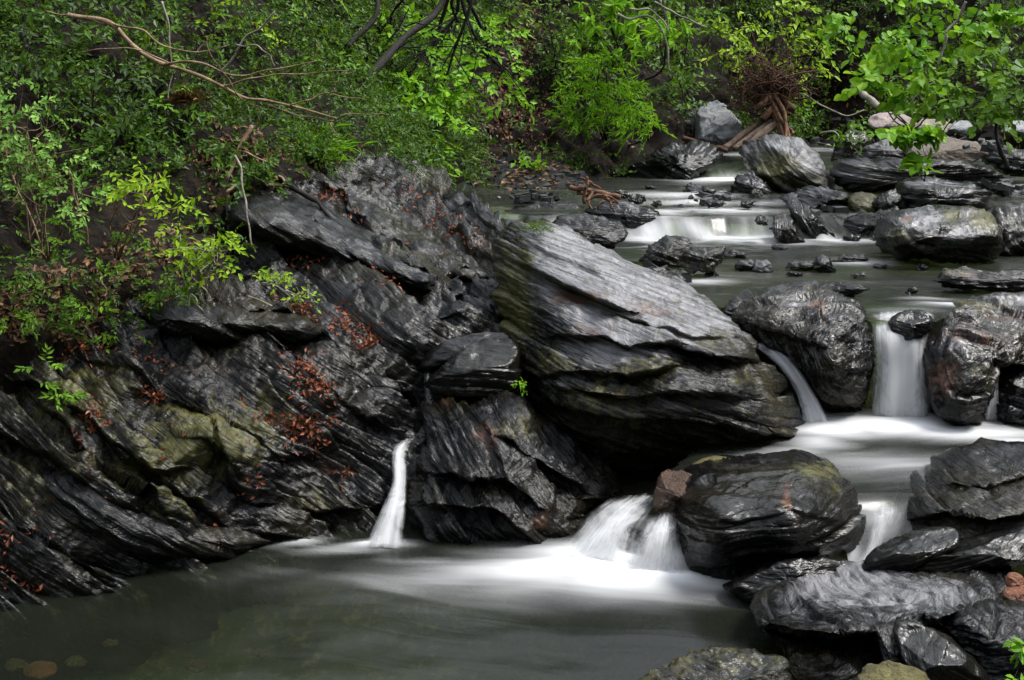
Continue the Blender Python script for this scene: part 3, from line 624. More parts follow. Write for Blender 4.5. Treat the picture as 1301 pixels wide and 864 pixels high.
# ================================================================ ROCKS
for k, (up_, lip_, low_, dl, du) in enumerate([
    ([(285, 258), (345, 236), (400, 244), (455, 270), (515, 308), (565, 343), (598, 372)], [(296, 280), (340, 288), (400, 300), (450, 320), (500, 340), (545, 357)], [(560, 378), (500, 368), (450, 356), (400, 342), (340, 324), (298, 304)], .75, .45),
    ([(182, 396), (240, 374), (300, 374), (360, 388), (412, 420)], [(205, 406), (240, 403), (290, 405), (340, 410), (385, 420)], [(395, 438), (350, 444), (300, 446), (240, 442), (195, 425)], .55, .4),
    ([(50, 590), (100, 590), (150, 612), (210, 640), (270, 656), (330, 668), (372, 684)], [(70, 622), (120, 650), (180, 676), (240, 694), (300, 700), (345, 692)], [(350, 702), (300, 722), (240, 732), (180, 734), (120, 718), (70, 668)], .22, .35),
    ([(425, 246), (470, 262), (530, 296), (590, 330), (636, 352)], [(440, 262), (480, 284), (530, 314), (585, 344)], [(620, 366), (570, 352), (520, 330), (470, 302), (430, 270)], .5, .3)]):
    ot = up_ + low_; bd = lambda q, o: [(x, y, float(bank_depth(np.array([x]), np.array([y]))[0]) + o) for x, y in q]
    rock('bedrock_ledge', '', ot, D=11., ctrl=bd(up_, .12) + bd(lip_, -dl) + bd(low_, du), n=N_BANK, seed=200 + k, amp=.55, scale=.6, back=1.2, struct=True, moss=[(x, y, 40, 20, .45) for x, y in up_[1:4]] if k == 2 else (), m0=.12)
rock('boulder', 'huge tilted grey layered slate boulder in the middle of the stream', [(632, 300), (645, 285), (665, 278), (690, 280), (720, 290), (760, 308), (800, 330), (850, 350), (885, 372), (915, 395), (945, 418), (962, 432), (968, 452), (985, 468), (1005, 485), (1000, 500), (1015, 520), (1026, 540), (1015, 560), (985, 568), (940, 577), (880, 590), (820, 600), (770, 592), (735, 572), (700, 545), (672, 520), (655, 490), (645, 460), (640, 430), (634, 400), (630, 360), (628, 330)], D=11.,
     ctrl=[(645, 285, 12.3), (690, 280, 12.35), (760, 308, 12.2), (850, 350, 11.9), (915, 395, 11.6), (965, 435, 11.3), (1005, 485, 11.), (1026, 540, 10.75), (880, 590, 10.35), (820, 600, 10.35), (735, 572, 10.4), (672, 520, 10.7), (645, 460, 11.1), (634, 400, 11.55), (628, 330, 12.1),
           (690, 345, 11.3), (680, 400, 11.0), (690, 460, 10.5), (750, 430, 10.3), (860, 442, 10.25), (940, 455, 10.5), (800, 500, 9.95), (920, 520, 10.1), (800, 545, 10.0), (780, 350, 11.35), (830, 390, 10.9), (1000, 535, 10.4), (720, 520, 10.15), (870, 565, 10.05)],
     ledges=[([(660, 335), (690, 350), (730, 370), (770, 385), (800, 395)], .35, 26, 16), ([(700, 425), (760, 428), (800, 440), (850, 436), (880, 440)], .22, 24, 12), ([(860, 442), (900, 452), (940, 455), (975, 456)], .5, 26, 20),
             ([(640, 470), (690, 478), (740, 470), (800, 478), (850, 470)], .22, 26, 12), ([(770, 395), (830, 415), (880, 425), (930, 428)], .18, 18, 8), ([(690, 510), (760, 530), (840, 540), (940, 545), (1010, 555)], .28, 30, 16), ([(660, 300), (760, 345), (850, 395)], .10, 14, 6), ([(700, 490), (780, 505), (870, 500), (960, 505)], .16, 16, 8)],
     rimr=.2, n=N_BLD, seed=1, amp=.62, scale=.75, back=1.9, moss=[(650, 380, 30, 90, .85), (665, 330, 22, 30, .7), (760, 500, 70, 40, .5), (820, 470, 70, 18, .6), (800, 540, 60, 30, .45), (900, 430, 60, 18, .45), (700, 460, 40, 30, .55), (940, 480, 40, 20, .4)],
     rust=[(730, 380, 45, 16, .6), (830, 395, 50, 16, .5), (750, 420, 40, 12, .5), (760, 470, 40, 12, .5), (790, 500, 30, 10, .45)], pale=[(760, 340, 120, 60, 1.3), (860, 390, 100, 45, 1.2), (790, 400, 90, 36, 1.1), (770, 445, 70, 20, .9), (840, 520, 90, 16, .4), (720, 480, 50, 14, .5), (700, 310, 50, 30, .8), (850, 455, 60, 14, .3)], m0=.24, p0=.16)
rock('rock_outcrop', 'dark layered slate outcrop under the huge boulder between the left trickle and the cave', [(532, 700), (524, 650), (526, 600), (540, 560), (548, 510), (570, 492), (605, 500), (640, 486), (672, 515), (720, 556), (790, 600), (800, 640), (760, 640), (738, 690), (700, 705), (640, 698), (580, 702)], D=9.6,
     ctrl=[(525, 690, 9.1), (600, 690, 8.98), (700, 695, 8.95), (740, 680, 9.1), (512, 640, 9.35), (540, 560, 9.9), (560, 500, 10.4), (640, 490, 10.6), (720, 556, 10.2), (790, 600, 10.1), (800, 640, 9.9), (600, 560, 9.55), (650, 600, 9.35), (600, 640, 9.1), (680, 650, 9.1), (560, 620, 9.25), (720, 610, 9.6), (640, 530, 10.0)],
     ledges=[([(540, 600), (600, 610), (640, 605), (680, 640)], .25, 22, 14), ([(640, 560), (690, 590), (740, 620)], .3, 24, 14), ([(530, 640), (580, 645), (630, 650), (680, 690)], .2, 18, 10), ([(590, 510), (620, 550), (640, 590)], .15, 16, 8)],
     n=(.72, .1, .6), seed=2, amp=.9, scale=.7, back=1.5, moss=[(660, 545, 40, 25, .45), (580, 500, 25, 15, .5)], rust=[(615, 555, 22, 28, .6), (565, 505, 14, 10, .6), (690, 660, 16, 14, .5)], pale=[(560, 560, 30, 40, .35)], m0=.08)
rock('slab', 'upper wet black slab wedged between bedrock and the huge boulder', [(532, 468), (548, 440), (580, 428), (640, 422), (650, 440), (600, 456), (560, 468)], D=10.9, mat=SLATE_SMOOTH, seed=3, n=N_FLAT, amp=.4, round_=1)
rock('slab', 'lower wet black slab beside the left trickle wedged under the huge boulder', [(538, 490), (560, 466), (610, 432), (655, 436), (660, 490), (640, 500), (600, 508), (560, 502)], D=10.5, mat=SLATE_SMOOTH, seed=4, n=N_FLAT, amp=.4, round_=1)
rock('boulder', 'dark two-lobed boulder left of the broad waterfall', [(918, 398), (935, 378), (950, 368), (1000, 357), (1048, 362), (1065, 375), (1093, 384), (1106, 408), (1114, 450), (1108, 490), (1095, 522), (1068, 530), (1045, 527), (1030, 500), (1005, 462), (975, 442), (940, 418)], D=11.5,
     ctrl=[(918, 398, 12.2), (950, 368, 12.4), (1000, 357, 12.5), (1050, 362, 12.5), (1095, 385, 12.), (1114, 450, 11.6), (1100, 522, 11.25), (1045, 527, 11.2), (1005, 462, 11.45), (940, 418, 11.9), (990, 400, 11.65), (1035, 395, 11.7), (1020, 430, 11.2), (1055, 400, 11.35), (1062, 450, 10.95), (1090, 430, 11.25), (1075, 490, 10.95), (1040, 470, 11.0)],
     ledges=[([(1010, 470), (1050, 478), (1095, 470)], .15, 16, 8), ([(950, 410), (1000, 430), (1040, 440)], .12, 14, 7)], n=(.2, -.75, .6), seed=5, amp=.75, scale=.5, back=1.0,
     rust=[(1035, 385, 22, 8, .5), (1045, 400, 8, 16, .45), (970, 415, 30, 12, .3)], pale=[(1000, 380, 60, 14, .45)], moss=[(1020, 370, 30, 8, .4)])
rock('boulder', 'mottled brown boulder right of the broad waterfall', [(1175, 480), (1172, 445), (1185, 418), (1205, 398), (1235, 383), (1301, 370), (1350, 368), (1360, 460), (1300, 468), (1268, 472), (1262, 505), (1250, 534), (1215, 540), (1188, 532), (1180, 505)], D=11.0, T=.75, lean=.9, top=-.1, tops=1.1, seed=6, n=(-.1, -.6, .8), amp=.7, scale=.5,
     rust=[(1200, 480, 26, 30, .65), (1240, 430, 70, 26, .42), (1270, 400, 50, 16, .4)], moss=[(1240, 385, 60, 12, .55), (1245, 470, 18, 12, .5)], pale=[(1290, 378, 60, 10, .6), (1220, 440, 40, 30, .35)])
rock('rock', 'dark wet rock behind the thin veil at the right edge of the picture', [(1268, 478), (1300, 468), (1360, 470), (1360, 545), (1300, 548), (1268, 542), (1262, 510)], D=10.9, seed=7, mat=SLATE_BLACK)
rock('rock', 'small rounded wet rock at the lip of the broad waterfall', [(1130, 416), (1136, 402), (1158, 393), (1180, 398), (1186, 414), (1170, 430), (1142, 432)], D=11.42, seed=8, mat=SLATE_BLACK, slaty=.3, round_=1, T=.14)
rock('rock', 'flat dark rock in the water just behind the two-lobed boulder', [(1030, 370), (1045, 361), (1078, 359), (1106, 367), (1092, 376), (1050, 378)], z=Z3, seed=9, n=N_FLAT)
rock('rock', 'low brown rock with a flat top in the water at the right edge', [(1186, 357), (1198, 343), (1225, 338), (1250, 344), (1301, 343), (1350, 346), (1350, 368), (1290, 372), (1240, 368), (1200, 364)], z=Z3, seed=10, n=N_FLAT, rust=[(1225, 350, 30, 10, .5)], moss=[(1220, 345, 30, 8, .5)])
rock('slab', 'thin dark slab lying behind the mottled brown boulder', [(1212, 385), (1250, 376), (1300, 372), (1300, 384), (1250, 388)], z=Z3, seed=11, mat=SLATE_BLACK, n=N_FLAT)
rock('boulder', 'lichen-blotched grey boulder at right in the upper stream', [(1115, 302), (1128, 280), (1148, 266), (1190, 262), (1222, 260), (1258, 268), (1275, 288), (1272, 322), (1245, 335), (1195, 331), (1145, 327), (1122, 316)], z=Z3, T=.9, lean=.7, top=.1, seed=12, n=(.3, -.5, .8), amp=.7, scale=.5,
     pale=[(1170, 280, 40, 20, .8), (1215, 302, 26, 18, .85), (1225, 272, 30, 12, .6)], moss=[(1210, 275, 20, 16, .7), (1250, 280, 30, 24, .75), (1150, 300, 40, 14, .5), (1190, 320, 14, 14, .5)], rust=[(1153, 276, 10, 8, .8)])
rock('boulder', 'grey layered boulder partly cut off by the right edge beside the lichen-blotched one', [(1255, 300), (1262, 268), (1285, 258), (1340, 258), (1360, 300), (1340, 325), (1301, 328), (1268, 330)], D=16.2, seed=13, n=(.6, -.4, .7), pale=[(1290, 290, 40, 30, .4)])
rock('boulder', 'pale mossy block tilted up against the far cascade', [(943, 192), (952, 176), (985, 169), (1022, 180), (1042, 195), (1056, 222), (1060, 246), (1030, 250), (1000, 252), (984, 240), (960, 222)], D=21.6, T=1.0, lean=.8, top=.2, seed=14, n=(.5, -.3, .8), amp=.7, scale=.6, moss=[(985, 215, 40, 30, .7), (1030, 235, 30, 20, .5)], pale=[(1010, 185, 40, 12, 1.), (1035, 205, 22, 18, .8)], mat=SLATE_GREY)
rock('rock', 'small dark rock at the left foot of the pale mossy block', [(930, 242), (934, 226), (955, 216), (970, 226), (986, 250), (975, 257), (940, 256)], D=21., seed=15, mat=SLATE_BLACK, pale=[(965, 235, 10, 10, .5)])
rock('rock', 'low jagged dark rocks damming the far pool beside the small rush', [(864, 250), (874, 238), (890, 235), (912, 241), (932, 240), (937, 254), (900, 257), (880, 256)], D=21.2, seed=16, mat=SLATE)
rock('stone', 'tiny dark stone poking from the white water at far pool edge', [(840, 252), (846, 244), (856, 246), (858, 253)], D=21.1, seed=17, mat=SLATE_BLACK, slaty=.3)
rock('rock', 'flat grey rock ringed by white water left of the upstream cascades', [(848, 266), (858, 259), (880, 262), (900, 275), (880, 279), (850, 278)], D=19.6, seed=18, n=N_FLAT)
rock('rock', 'wet domed ledge under the low curtain of water', [(876, 296), (890, 282), (925, 276), (960, 280), (980, 296), (976, 305), (900, 306)], D=18.5, seed=19, mat=SLATE_BLACK, slaty=.3, round_=1, lean=1.5, T=.1)
rock('slab', 'long dark slab leaning down right from the pale mossy block', [(992, 250), (1006, 247), (1025, 262), (1062, 298), (1072, 307), (1040, 308), (1018, 292)], D=17.9, seed=20, n=(.7, -.3, .6))
rock('rock', 'upright dark rock with a left edge painted as if lit beside the domed ledge', [(980, 292), (984, 272), (998, 271), (1012, 286), (1022, 307), (1002, 310), (988, 305)], z=Z3, seed=21, n=(.8, -.3, .2), pale=[(988, 290, 6, 16, .7)])  # the lit left edge is a pale spot in the colour
rock('rock', 'dark rock with lichen top right of the pale mossy block', [(1006, 248), (1020, 236), (1050, 238), (1078, 246), (1085, 260), (1072, 278), (1030, 272)], D=19.5, seed=22, pale=[(1040, 243, 30, 6, .7)], mat=SLATE_BLACK)
rock('rock', 'rounded olive mossy rock between dark rocks at right', [(1078, 258), (1090, 244), (1106, 245), (1126, 260), (1124, 280), (1095, 280)], D=19.2, seed=23, m0=.6, slaty=.3, round_=1)
rock('rock', 'small dark rock wedged right of the rounded olive mossy rock', [(1108, 258), (1122, 244), (1138, 239), (1147, 250), (1138, 275), (1118, 276)], D=19., seed=24, mat=SLATE_BLACK, pale=[(1135, 248, 8, 6, .5)])
rock('rock', 'shadowed black rock filling the gap behind the lichen-blotched grey boulder', [(1060, 300), (1075, 275), (1110, 270), (1140, 262), (1150, 285), (1125, 306), (1085, 308)], D=18.3, seed=25, mat=SLATE_BLACK)
rock('boulder', 'long banded grey rock with dark cracks lying across the right bank', [(1056, 222), (1060, 206), (1100, 203), (1180, 200), (1232, 205), (1270, 222), (1292, 238), (1240, 243), (1180, 240), (1130, 245), (1090, 247), (1066, 234)], D=21.3, T=.5, lean=.5, top=.5, seed=26, n=(.06, -.15, .97), amp=.8, scale=.6, pale=[(1090, 222, 35, 16, .5)], mat=SLATE)
rock('rock', 'dark block with rough grey top below the long banded rock', [(1138, 244), (1150, 229), (1190, 224), (1236, 232), (1258, 242), (1258, 268), (1200, 274), (1145, 270)], D=19.4, T=.7, top=.3, tops=2., seed=27, n=N_FLAT, pale=[(1190, 233, 50, 8, .6)], mat=SLATE_BLACK)
rock('rock', 'flat grey rock resting on the left end of the long banded rock', [(1083, 198), (1100, 184), (1130, 177), (1158, 180), (1152, 202), (1092, 206)], D=22.6, seed=28, n=N_FLAT, mat=SLATE_GREY)
rock('rock', 'rounded brown rock on top of the long banded rock', [(1150, 202), (1158, 180), (1200, 173), (1240, 181), (1258, 196), (1232, 209), (1165, 207)], D=22.4, seed=29, mat=STONE_TAN, slaty=.2, rust=[(1170, 190, 20, 12, .6)])
rock('stone', 'smooth pinkish stone on the right bank', [(1103, 154), (1112, 146), (1138, 142), (1158, 150), (1164, 160), (1140, 165), (1112, 164)], D=24.5, seed=30, mat=STONE_PINK, slaty=0, round_=1)
rock('stone', 'yellowish angular stone right of the smooth pinkish stone', [(1160, 163), (1172, 151), (1200, 152), (1212, 160), (1208, 171), (1175, 171)], D=24.2, seed=31, mat=STONE_YELLOW, slaty=.1)
rock('stone', 'pale grey stone half hidden by leaves right of the yellowish stone', [(1205, 165), (1215, 153), (1232, 154), (1240, 165), (1226, 172)], D=24.0, seed=32, mat=STONE_LIGHT, slaty=.1)
rock('rock', 'dark mossy rock left of the flat grey rock on the right bank', [(1058, 205), (1064, 180), (1082, 162), (1100, 166), (1108, 182), (1090, 200)], D=23.2, seed=33, m0=.35, mat=SLATE_BLACK)
rock('rock', 'grey ledge rock under the branch at the right edge', [(1238, 190), (1250, 176), (1275, 186), (1310, 190), (1340, 200), (1330, 225), (1285, 222), (1255, 206)], D=22.9, seed=34, n=N_FLAT)
rock('stone', 'light flat stone near the right edge beneath the hanging branch', [(1272, 168), (1280, 154), (1310, 152), (1340, 160), (1340, 172), (1300, 172)], D=24.4, seed=35, mat=STONE_LIGHT, slaty=.3)
rock('stone', 'low flat stone in the side stream at the right edge', [(1262, 244), (1280, 236), (1330, 238), (1335, 250), (1280, 252)], D=20.8, seed=36, n=N_FLAT, mat=SLATE_GREY)
rock('boulder', 'light grey upright boulder beside the uprooted stump', [(884, 182), (886, 142), (896, 132), (911, 125), (930, 142), (945, 158), (940, 176), (920, 184)], D=26.6, T=.6, lean=.5, seed=37, n=(.3, -.8, .4), mat=STONE_LIGHT, slaty=.8, amp=.7)
rock('rock', 'dark rock in shadow left of the light grey upright boulder', [(866, 178), (872, 140), (888, 138), (892, 184)], D=26.9, seed=38, mat=SLATE)
rock('bedrock_ledge', 'dark bedrock ledge left of the far rush of water', [(780, 222), (815, 206), (845, 186), (880, 178), (905, 186), (918, 200), (892, 222), (880, 238), (840, 232)], D=24.2, T=.7, seed=39, n=N_BANK, mat=SLATE_BLACK)
rock('rock', 'dark low ledge above the tiny spill behind the huge boulder', [(640, 268), (680, 257), (730, 258), (752, 268), (745, 284), (690, 286), (655, 280)], D=19.4, seed=40, n=N_FLAT, mat=SLATE_BLACK)
rock('rock', 'flat dark rock just behind the upper edge of the huge boulder', [(690, 290), (712, 273), (760, 273), (795, 286), (798, 300), (780, 316), (730, 310)], D=15.5, seed=41, n=N_FLAT, lean=1.)
rock('rock', 'black wedge rock with grey top under the driftwood', [(738, 268), (770, 254), (800, 257), (830, 264), (850, 284), (822, 294), (778, 288)], D=18.3, seed=42, n=N_FLAT, mat=SLATE_BLACK, pale=[(790, 262, 30, 6, .5)])
rock('rock', 'dark rocks flat in water left of the domed ledge cascade', [(690, 256), (720, 249), (770, 252), (772, 262), (720, 264)], D=20.6, seed=43, n=N_FLAT, mat=SLATE_BLACK)
rock('rock', 'dark rounded rock right behind the shoulder of the huge boulder', [(812, 332), (824, 312), (848, 299), (872, 303), (884, 316), (866, 338), (830, 340)], z=Z3, seed=44)
rock('rock', 'angular grey green block beside the dark rounded rock in midstream', [(860, 336), (868, 319), (888, 313), (921, 315), (919, 330), (906, 347), (878, 347)], z=Z3, seed=45, top=.2, m0=.3, dy=-.3)
rock('stone', 'flat black stone in the water right of the grey green block', [(918, 326), (930, 319), (952, 323), (946, 329)], z=Z3, seed=46, n=N_FLAT, mat=SLATE_BLACK)
rock('stone', 'pale grey half-submerged stone in midstream', [(955, 346), (960, 330), (975, 330), (984, 342), (978, 347)], z=Z3, seed=47, mat=SLATE_GREY, slaty=.4)
rock('stone', 'dark flat stone left against the pale half-submerged stone', [(933, 342), (938, 333), (958, 330), (960, 345), (940, 345)], z=Z3, seed=48, mat=SLATE_BLACK, n=N_FLAT)
rock('stone', 'low flat stone left of the pointed black stone in midstream', [(998, 340), (1008, 330), (1036, 331), (1036, 343), (1010, 345)], z=Z3, seed=49, n=N_FLAT)
rock('stone', 'pointed black stone standing in midstream', [(1032, 343), (1038, 328), (1046, 322), (1056, 332), (1063, 345), (1045, 347)], z=Z3, seed=50, mat=SLATE_BLACK)
rock('stone', 'low grey stone awash right of the pointed black stone', [(1058, 332), (1072, 323), (1098, 323), (1106, 331), (1080, 334)], z=Z3, seed=51, n=N_FLAT)
rock('stone', 'small stones heaped behind the edge of the huge boulder', [(826, 356), (840, 342), (862, 344), (874, 356), (850, 366)], z=Z3, seed=52)
rock('stone', 'small flat ledge stone at the right tip of the upper pool', [(915, 398), (925, 388), (945, 380), (940, 398), (925, 402)], D=12.3, seed=53, mat=SLATE_BLACK)
# small stones breaking the rapids
for k, (x, y, w_, h_, z) in enumerate([(808, 258, 22, 9, Z5), (835, 262, 14, 6, Z4 + .05), (908, 262, 26, 9, Z4 + .05), (948, 264, 20, 8, Z4 + .05), (968, 286, 22, 10, Z4), (880, 240, 16, 8, Z5), (902, 246, 18, 7, Z5), (990, 318, 16, 6, Z3),
                                    (1082, 306, 22, 8, Z3), (905, 352, 18, 6, Z3), (1010, 352, 22, 6, Z3), (1120, 342, 16, 6, Z3), (1170, 342, 18, 6, Z3), (960, 250, 16, 8, Z5), (790, 250, 22, 7, Z5), (825, 240, 14, 5, Z5), (1092, 352, 20, 6, Z3), (1160, 372, 18, 6, Z3)]):
    r_ = np.random.default_rng(300 + k); th = np.linspace(0, 6.28, 8)[:-1] + r_.uniform(-.3, .3, 7)
    rock('stone', 'small dark stone awash in the rapids upstream', [(x + w_ * .6 * math.cos(t) * q, y - h_ * .5 + h_ * .8 * math.sin(t) * q) for t, q in zip(th, r_.uniform(.7, 1.1, 7))], z=z, seed=300 + k, mat=(SLATE_BLACK, SLATE)[k % 2], group='small dark stones in the rapids')
for k, (x, y, w_) in enumerate([(95, 842, 14), (20, 846, 16), (140, 818, 10), (250, 846, 16), (330, 830, 12)]):
    rock('stone', 'brown stone lying under water on the pool bed', [(x + w_ * math.cos(t), y + w_ * .45 * math.sin(t) * (1 + .3 * math.sin(3 * t + k))) for t in np.linspace(0, 6.28, 10)[:-1]], z=-.25, seed=330 + k, mat=STONE_BROWN, slaty=0, round_=1, T=.05, lean=1.4, group='stones on the pool bed')
# foreground
rock('boulder', 'big black wet boulder in the foreground with a mossy crown', [(856, 640), (862, 618), (876, 605), (905, 597), (930, 590), (985, 582), (1035, 579), (1062, 588), (1080, 610), (1095, 640), (1101, 670), (1095, 696), (1060, 706), (1000, 714), (960, 722), (930, 742), (900, 738), (868, 730), (865, 690)], D=8.3,
     ctrl=[(856, 640, 8.75), (876, 605, 9.1), (930, 590, 9.3), (1035, 579, 9.35), (1080, 610, 9.0), (1101, 670, 8.55), (1060, 706, 8.25), (960, 722, 8.25), (900, 738, 8.25), (866, 690, 8.4), (900, 625, 8.6), (960, 615, 8.75), (1030, 610, 8.75), (920, 655, 8.15), (1000, 655, 8.05), (1060, 655, 8.3), (930, 700, 8.05), (1010, 690, 8.0), (890, 690, 8.15)],
     n=(-.15, .15, .95), seed=60, amp=.42, scale=.6, back=.9, mat=SLATE_SMOOTH, moss=[(1035, 600, 40, 18, .62), (1060, 620, 20, 20, .4)], rust=[(1000, 640, 8, 30, .55), (1008, 675, 5, 20, .5)], ledges=[([(880, 655), (940, 665), (1000, 650), (1060, 660)], .05, 16, 7)])
rock('rock', 'reddish brown rock tucked against the left side of the black foreground boulder', [(830, 645), (836, 612), (850, 600), (880, 602), (890, 625), (872, 655), (850, 664), (836, 656)], D=8.95, seed=61, mat=STONE_BROWN, slaty=.4, round_=1)
rock('rock', 'rounded olive rock half submerged behind the black foreground boulder', [(866, 604), (888, 586), (915, 580), (938, 588), (925, 602), (890, 608)], D=9.5, seed=62, mat=STONE_OLIVE, slaty=0, round_=1)
rock('rock', 'smooth grey rock washed over by the cascade from the cave', [(780, 686), (798, 666), (825, 656), (855, 662), (848, 688), (815, 700), (795, 698)], D=8.72, seed=63, mat=SLATE_GREY, slaty=.15, round_=1, lean=.9)
rock('rock', 'low black rock in front of the big black foreground boulder', [(920, 748), (936, 735), (985, 712), (1050, 707), (1081, 712), (1079, 736), (1058, 757), (1000, 772), (950, 768)], z=Z0, seed=64, mat=SLATE_SMOOTH, top=.3, amp=.7, n=N_FLAT)
rock('boulder', 'layered wet boulder at the right edge beside the smooth grey cascade', [(1143, 652), (1160, 632), (1182, 618), (1200, 590), (1230, 576), (1290, 568), (1350, 572), (1360, 690), (1270, 700), (1215, 694), (1180, 688), (1162, 672)], D=8.5,
     ctrl=[(1143, 652, 8.8), (1182, 618, 8.95), (1200, 590, 9.15), (1290, 568, 9.4), (1350, 572, 9.4), (1360, 690, 8.2), (1270, 700, 8.0), (1180, 688, 8.3), (1200, 650, 8.4), (1260, 610, 8.75), (1260, 660, 8.15), (1320, 640, 8.4), (1320, 600, 8.9)],
     ledges=[([(1160, 660), (1210, 652), (1260, 665), (1301, 655), (1350, 650)], .22, 22, 10), ([(1200, 615), (1250, 620), (1301, 605), (1350, 610)], .12, 14, 6)], rimr=.15, n=(.3, .05, .9), seed=65, amp=.65, scale=.55, back=.8)
rock('rock', 'long smooth black lobe pointing at the smooth grey cascade', [(1092, 738), (1108, 710), (1150, 686), (1200, 672), (1219, 676), (1216, 697), (1180, 717), (1130, 740), (1102, 744)], D=7.75, seed=66, mat=SLATE_SMOOTH, round_=1, n=N_FG, amp=.6, slaty=.5)
rock('rock', 'second smooth dark lobe just under the layered wet boulder', [(1138, 740), (1165, 712), (1210, 702), (1301, 672), (1355, 660), (1360, 705), (1290, 722), (1230, 728), (1180, 740)], D=7.7, seed=67, mat=SLATE_SMOOTH, round_=1, n=N_FG, amp=.6, slaty=.5)
rock('slab', 'large tilted slab with a streaked shiny top in the lower right corner', [(960, 788), (990, 775), (1060, 756), (1130, 745), (1180, 729), (1230, 717), (1282, 717), (1296, 735), (1276, 762), (1250, 782), (1200, 800), (1150, 812), (1125, 838), (1110, 880), (1060, 890), (1020, 880), (992, 832)], D=6.7,
     ctrl=[(960, 788, 7.1), (1060, 756, 7.5), (1180, 729, 7.75), (1282, 717, 7.8), (1276, 762, 7.2), (1200, 800, 6.8), (1125, 838, 6.5), (1060, 890, 6.3), (992, 832, 6.75), (1080, 790, 6.85), (1180, 765, 7.1), (1020, 790, 6.95), (1050, 815, 6.5), (1020, 850, 6.5), (1090, 850, 6.4)],
     ledges=[([(975, 795), (1020, 802), (1070, 808), (1130, 800), (1200, 785), (1270, 760)], .55, 40, 20)], pale=[(1120, 755, 170, 26, .75)], rimr=.06, n=(-.40, .12, .88), seed=68, amp=.6, scale=.5, back=.9, rust=[(1050, 830, 40, 14, .35)])  # pale spot paints the sky sheen of the slab top into its colour
rock('rock', 'shiny domed dark rock at the bottom edge with pale glints', [(1140, 800), (1160, 794), (1185, 802), (1215, 818), (1245, 845), (1262, 885), (1180, 890), (1150, 850)], D=6.1, seed=69, round_=1, n=(.5, -.4, .75), mat=SLATE_SMOOTH, amp=.5, slaty=.5)
rock('rock', 'narrow dark rock between the large tilted slab and the shiny domed rock', [(1115, 800), (1135, 793), (1160, 800), (1168, 830), (1160, 880), (1125, 870), (1120, 830)], D=6.25, seed=70, n=(.6, -.4, .65), slaty=.7)
rock('rock', 'jagged dark rocks filling the bottom right corner', [(1205, 800), (1225, 782), (1265, 775), (1355, 778), (1365, 890), (1260, 895), (1240, 845)], D=6.3, seed=71, n=N_FG)
rock('rock', 'dark rock under the orange stones at the right edge', [(1240, 790), (1262, 765), (1290, 755), (1355, 750), (1355, 790), (1290, 795)], D=6.9, seed=72, n=N_FG)
rock('stone', 'yellow green mossy stone at the bottom edge', [(1088, 885), (1096, 855), (1118, 846), (1150, 846), (1180, 860), (1192, 890), (1140, 900)], D=5.7, seed=73, mat=STONE_OLIVE, slaty=0, round_=1)
rock('rock', 'flat grey green rock just under the water at the bottom edge', [(810, 868), (850, 846), (905, 825), (960, 832), (1000, 840), (1012, 885), (900, 900), (815, 890)], D=5.95, seed=74, n=N_FLAT, m0=.35, lean=1.2, T=.12)
rock('stone', 'upper small orange stone at the right edge', [(1278, 738), (1284, 729), (1297, 730), (1303, 740), (1296, 747), (1281, 747)], D=7.05, seed=75, mat=STONE_ORANGE, slaty=0, round_=1)
rock('stone', 'larger lower orange stone at the right edge', [(1274, 756), (1285, 746), (1308, 745), (1318, 758), (1300, 768), (1279, 766)], D=6.95, seed=76, mat=STONE_ORANGE, slaty=0, round_=1)
rock('stone', 'brown stone on the pool bed near the left bottom corner', [(26, 822), (38, 812), (62, 814), (68, 826), (48, 834), (30, 830)], D=6.9, seed=77, mat=STONE_ORANGE, slaty=0, round_=1, T=.06, lean=1.4).location.z = -.09

#PART2

# ================================================================ PLANTS
LEAF5 = (np.array([(0, 0, 0), (.42, .5, .06), (.45, 0, -.05), (.42, -.5, .06), (1, 0, -.10)]), np.array([(0, 2, 1), (1, 2, 4), (0, 3, 2), (3, 4, 2)]))
LEAF9 = (np.array([(0, 0, 0), (.18, .34, .03), (.42, .50, .05), (.72, .36, .0), (.5, 0, -.05), (.18, -.34, .03), (.42, -.50, .05), (.72, -.36, .0), (1, 0, -.14)]),
         np.array([(0, 4, 1), (1, 4, 2), (2, 4, 3), (3, 4, 8), (0, 5, 4), (5, 6, 4), (6, 7, 4), (7, 8, 4)]))
def unit(v): return v / (np.linalg.norm(v, axis=-1, keepdims=True) + 1e-9)
def leaf_arrays(pos, dr, nr, size, width, tmpl=LEAF5):
    """pos, direction along the leaf, normal; size in metres, width as a share of the length"""
    t, f = tmpl; dr = unit(dr); side = unit(np.cross(nr, dr)); nr = np.cross(dr, side)
    s = size[:, None, None]; w = np.broadcast_to(np.asarray(width, float), size.shape)[:, None, None]
    V = pos[:, None] + s * (t[None, :, 0:1] * dr[:, None] + t[None, :, 1:2] * w * side[:, None] + t[None, :, 2:3] * nr[:, None])
    Fa = f[None] + (np.arange(len(pos)) * len(t))[:, None, None]
    return V.reshape(-1, 3), Fa.reshape(-1, 3)
def leaves_object(name, parts, mat, parent=None):
    V, Fa, n = [], [], 0
    for v, f in parts: V.append(v); Fa.append(f + n); n += len(v)
    V = np.concatenate(V)
    return link(name, raw_mesh(name, V, np.concatenate(Fa), smooth=False), mat, parent)
VIEWER = np.array([.5, -.75, .45])       # the open side over the stream, where the light comes in
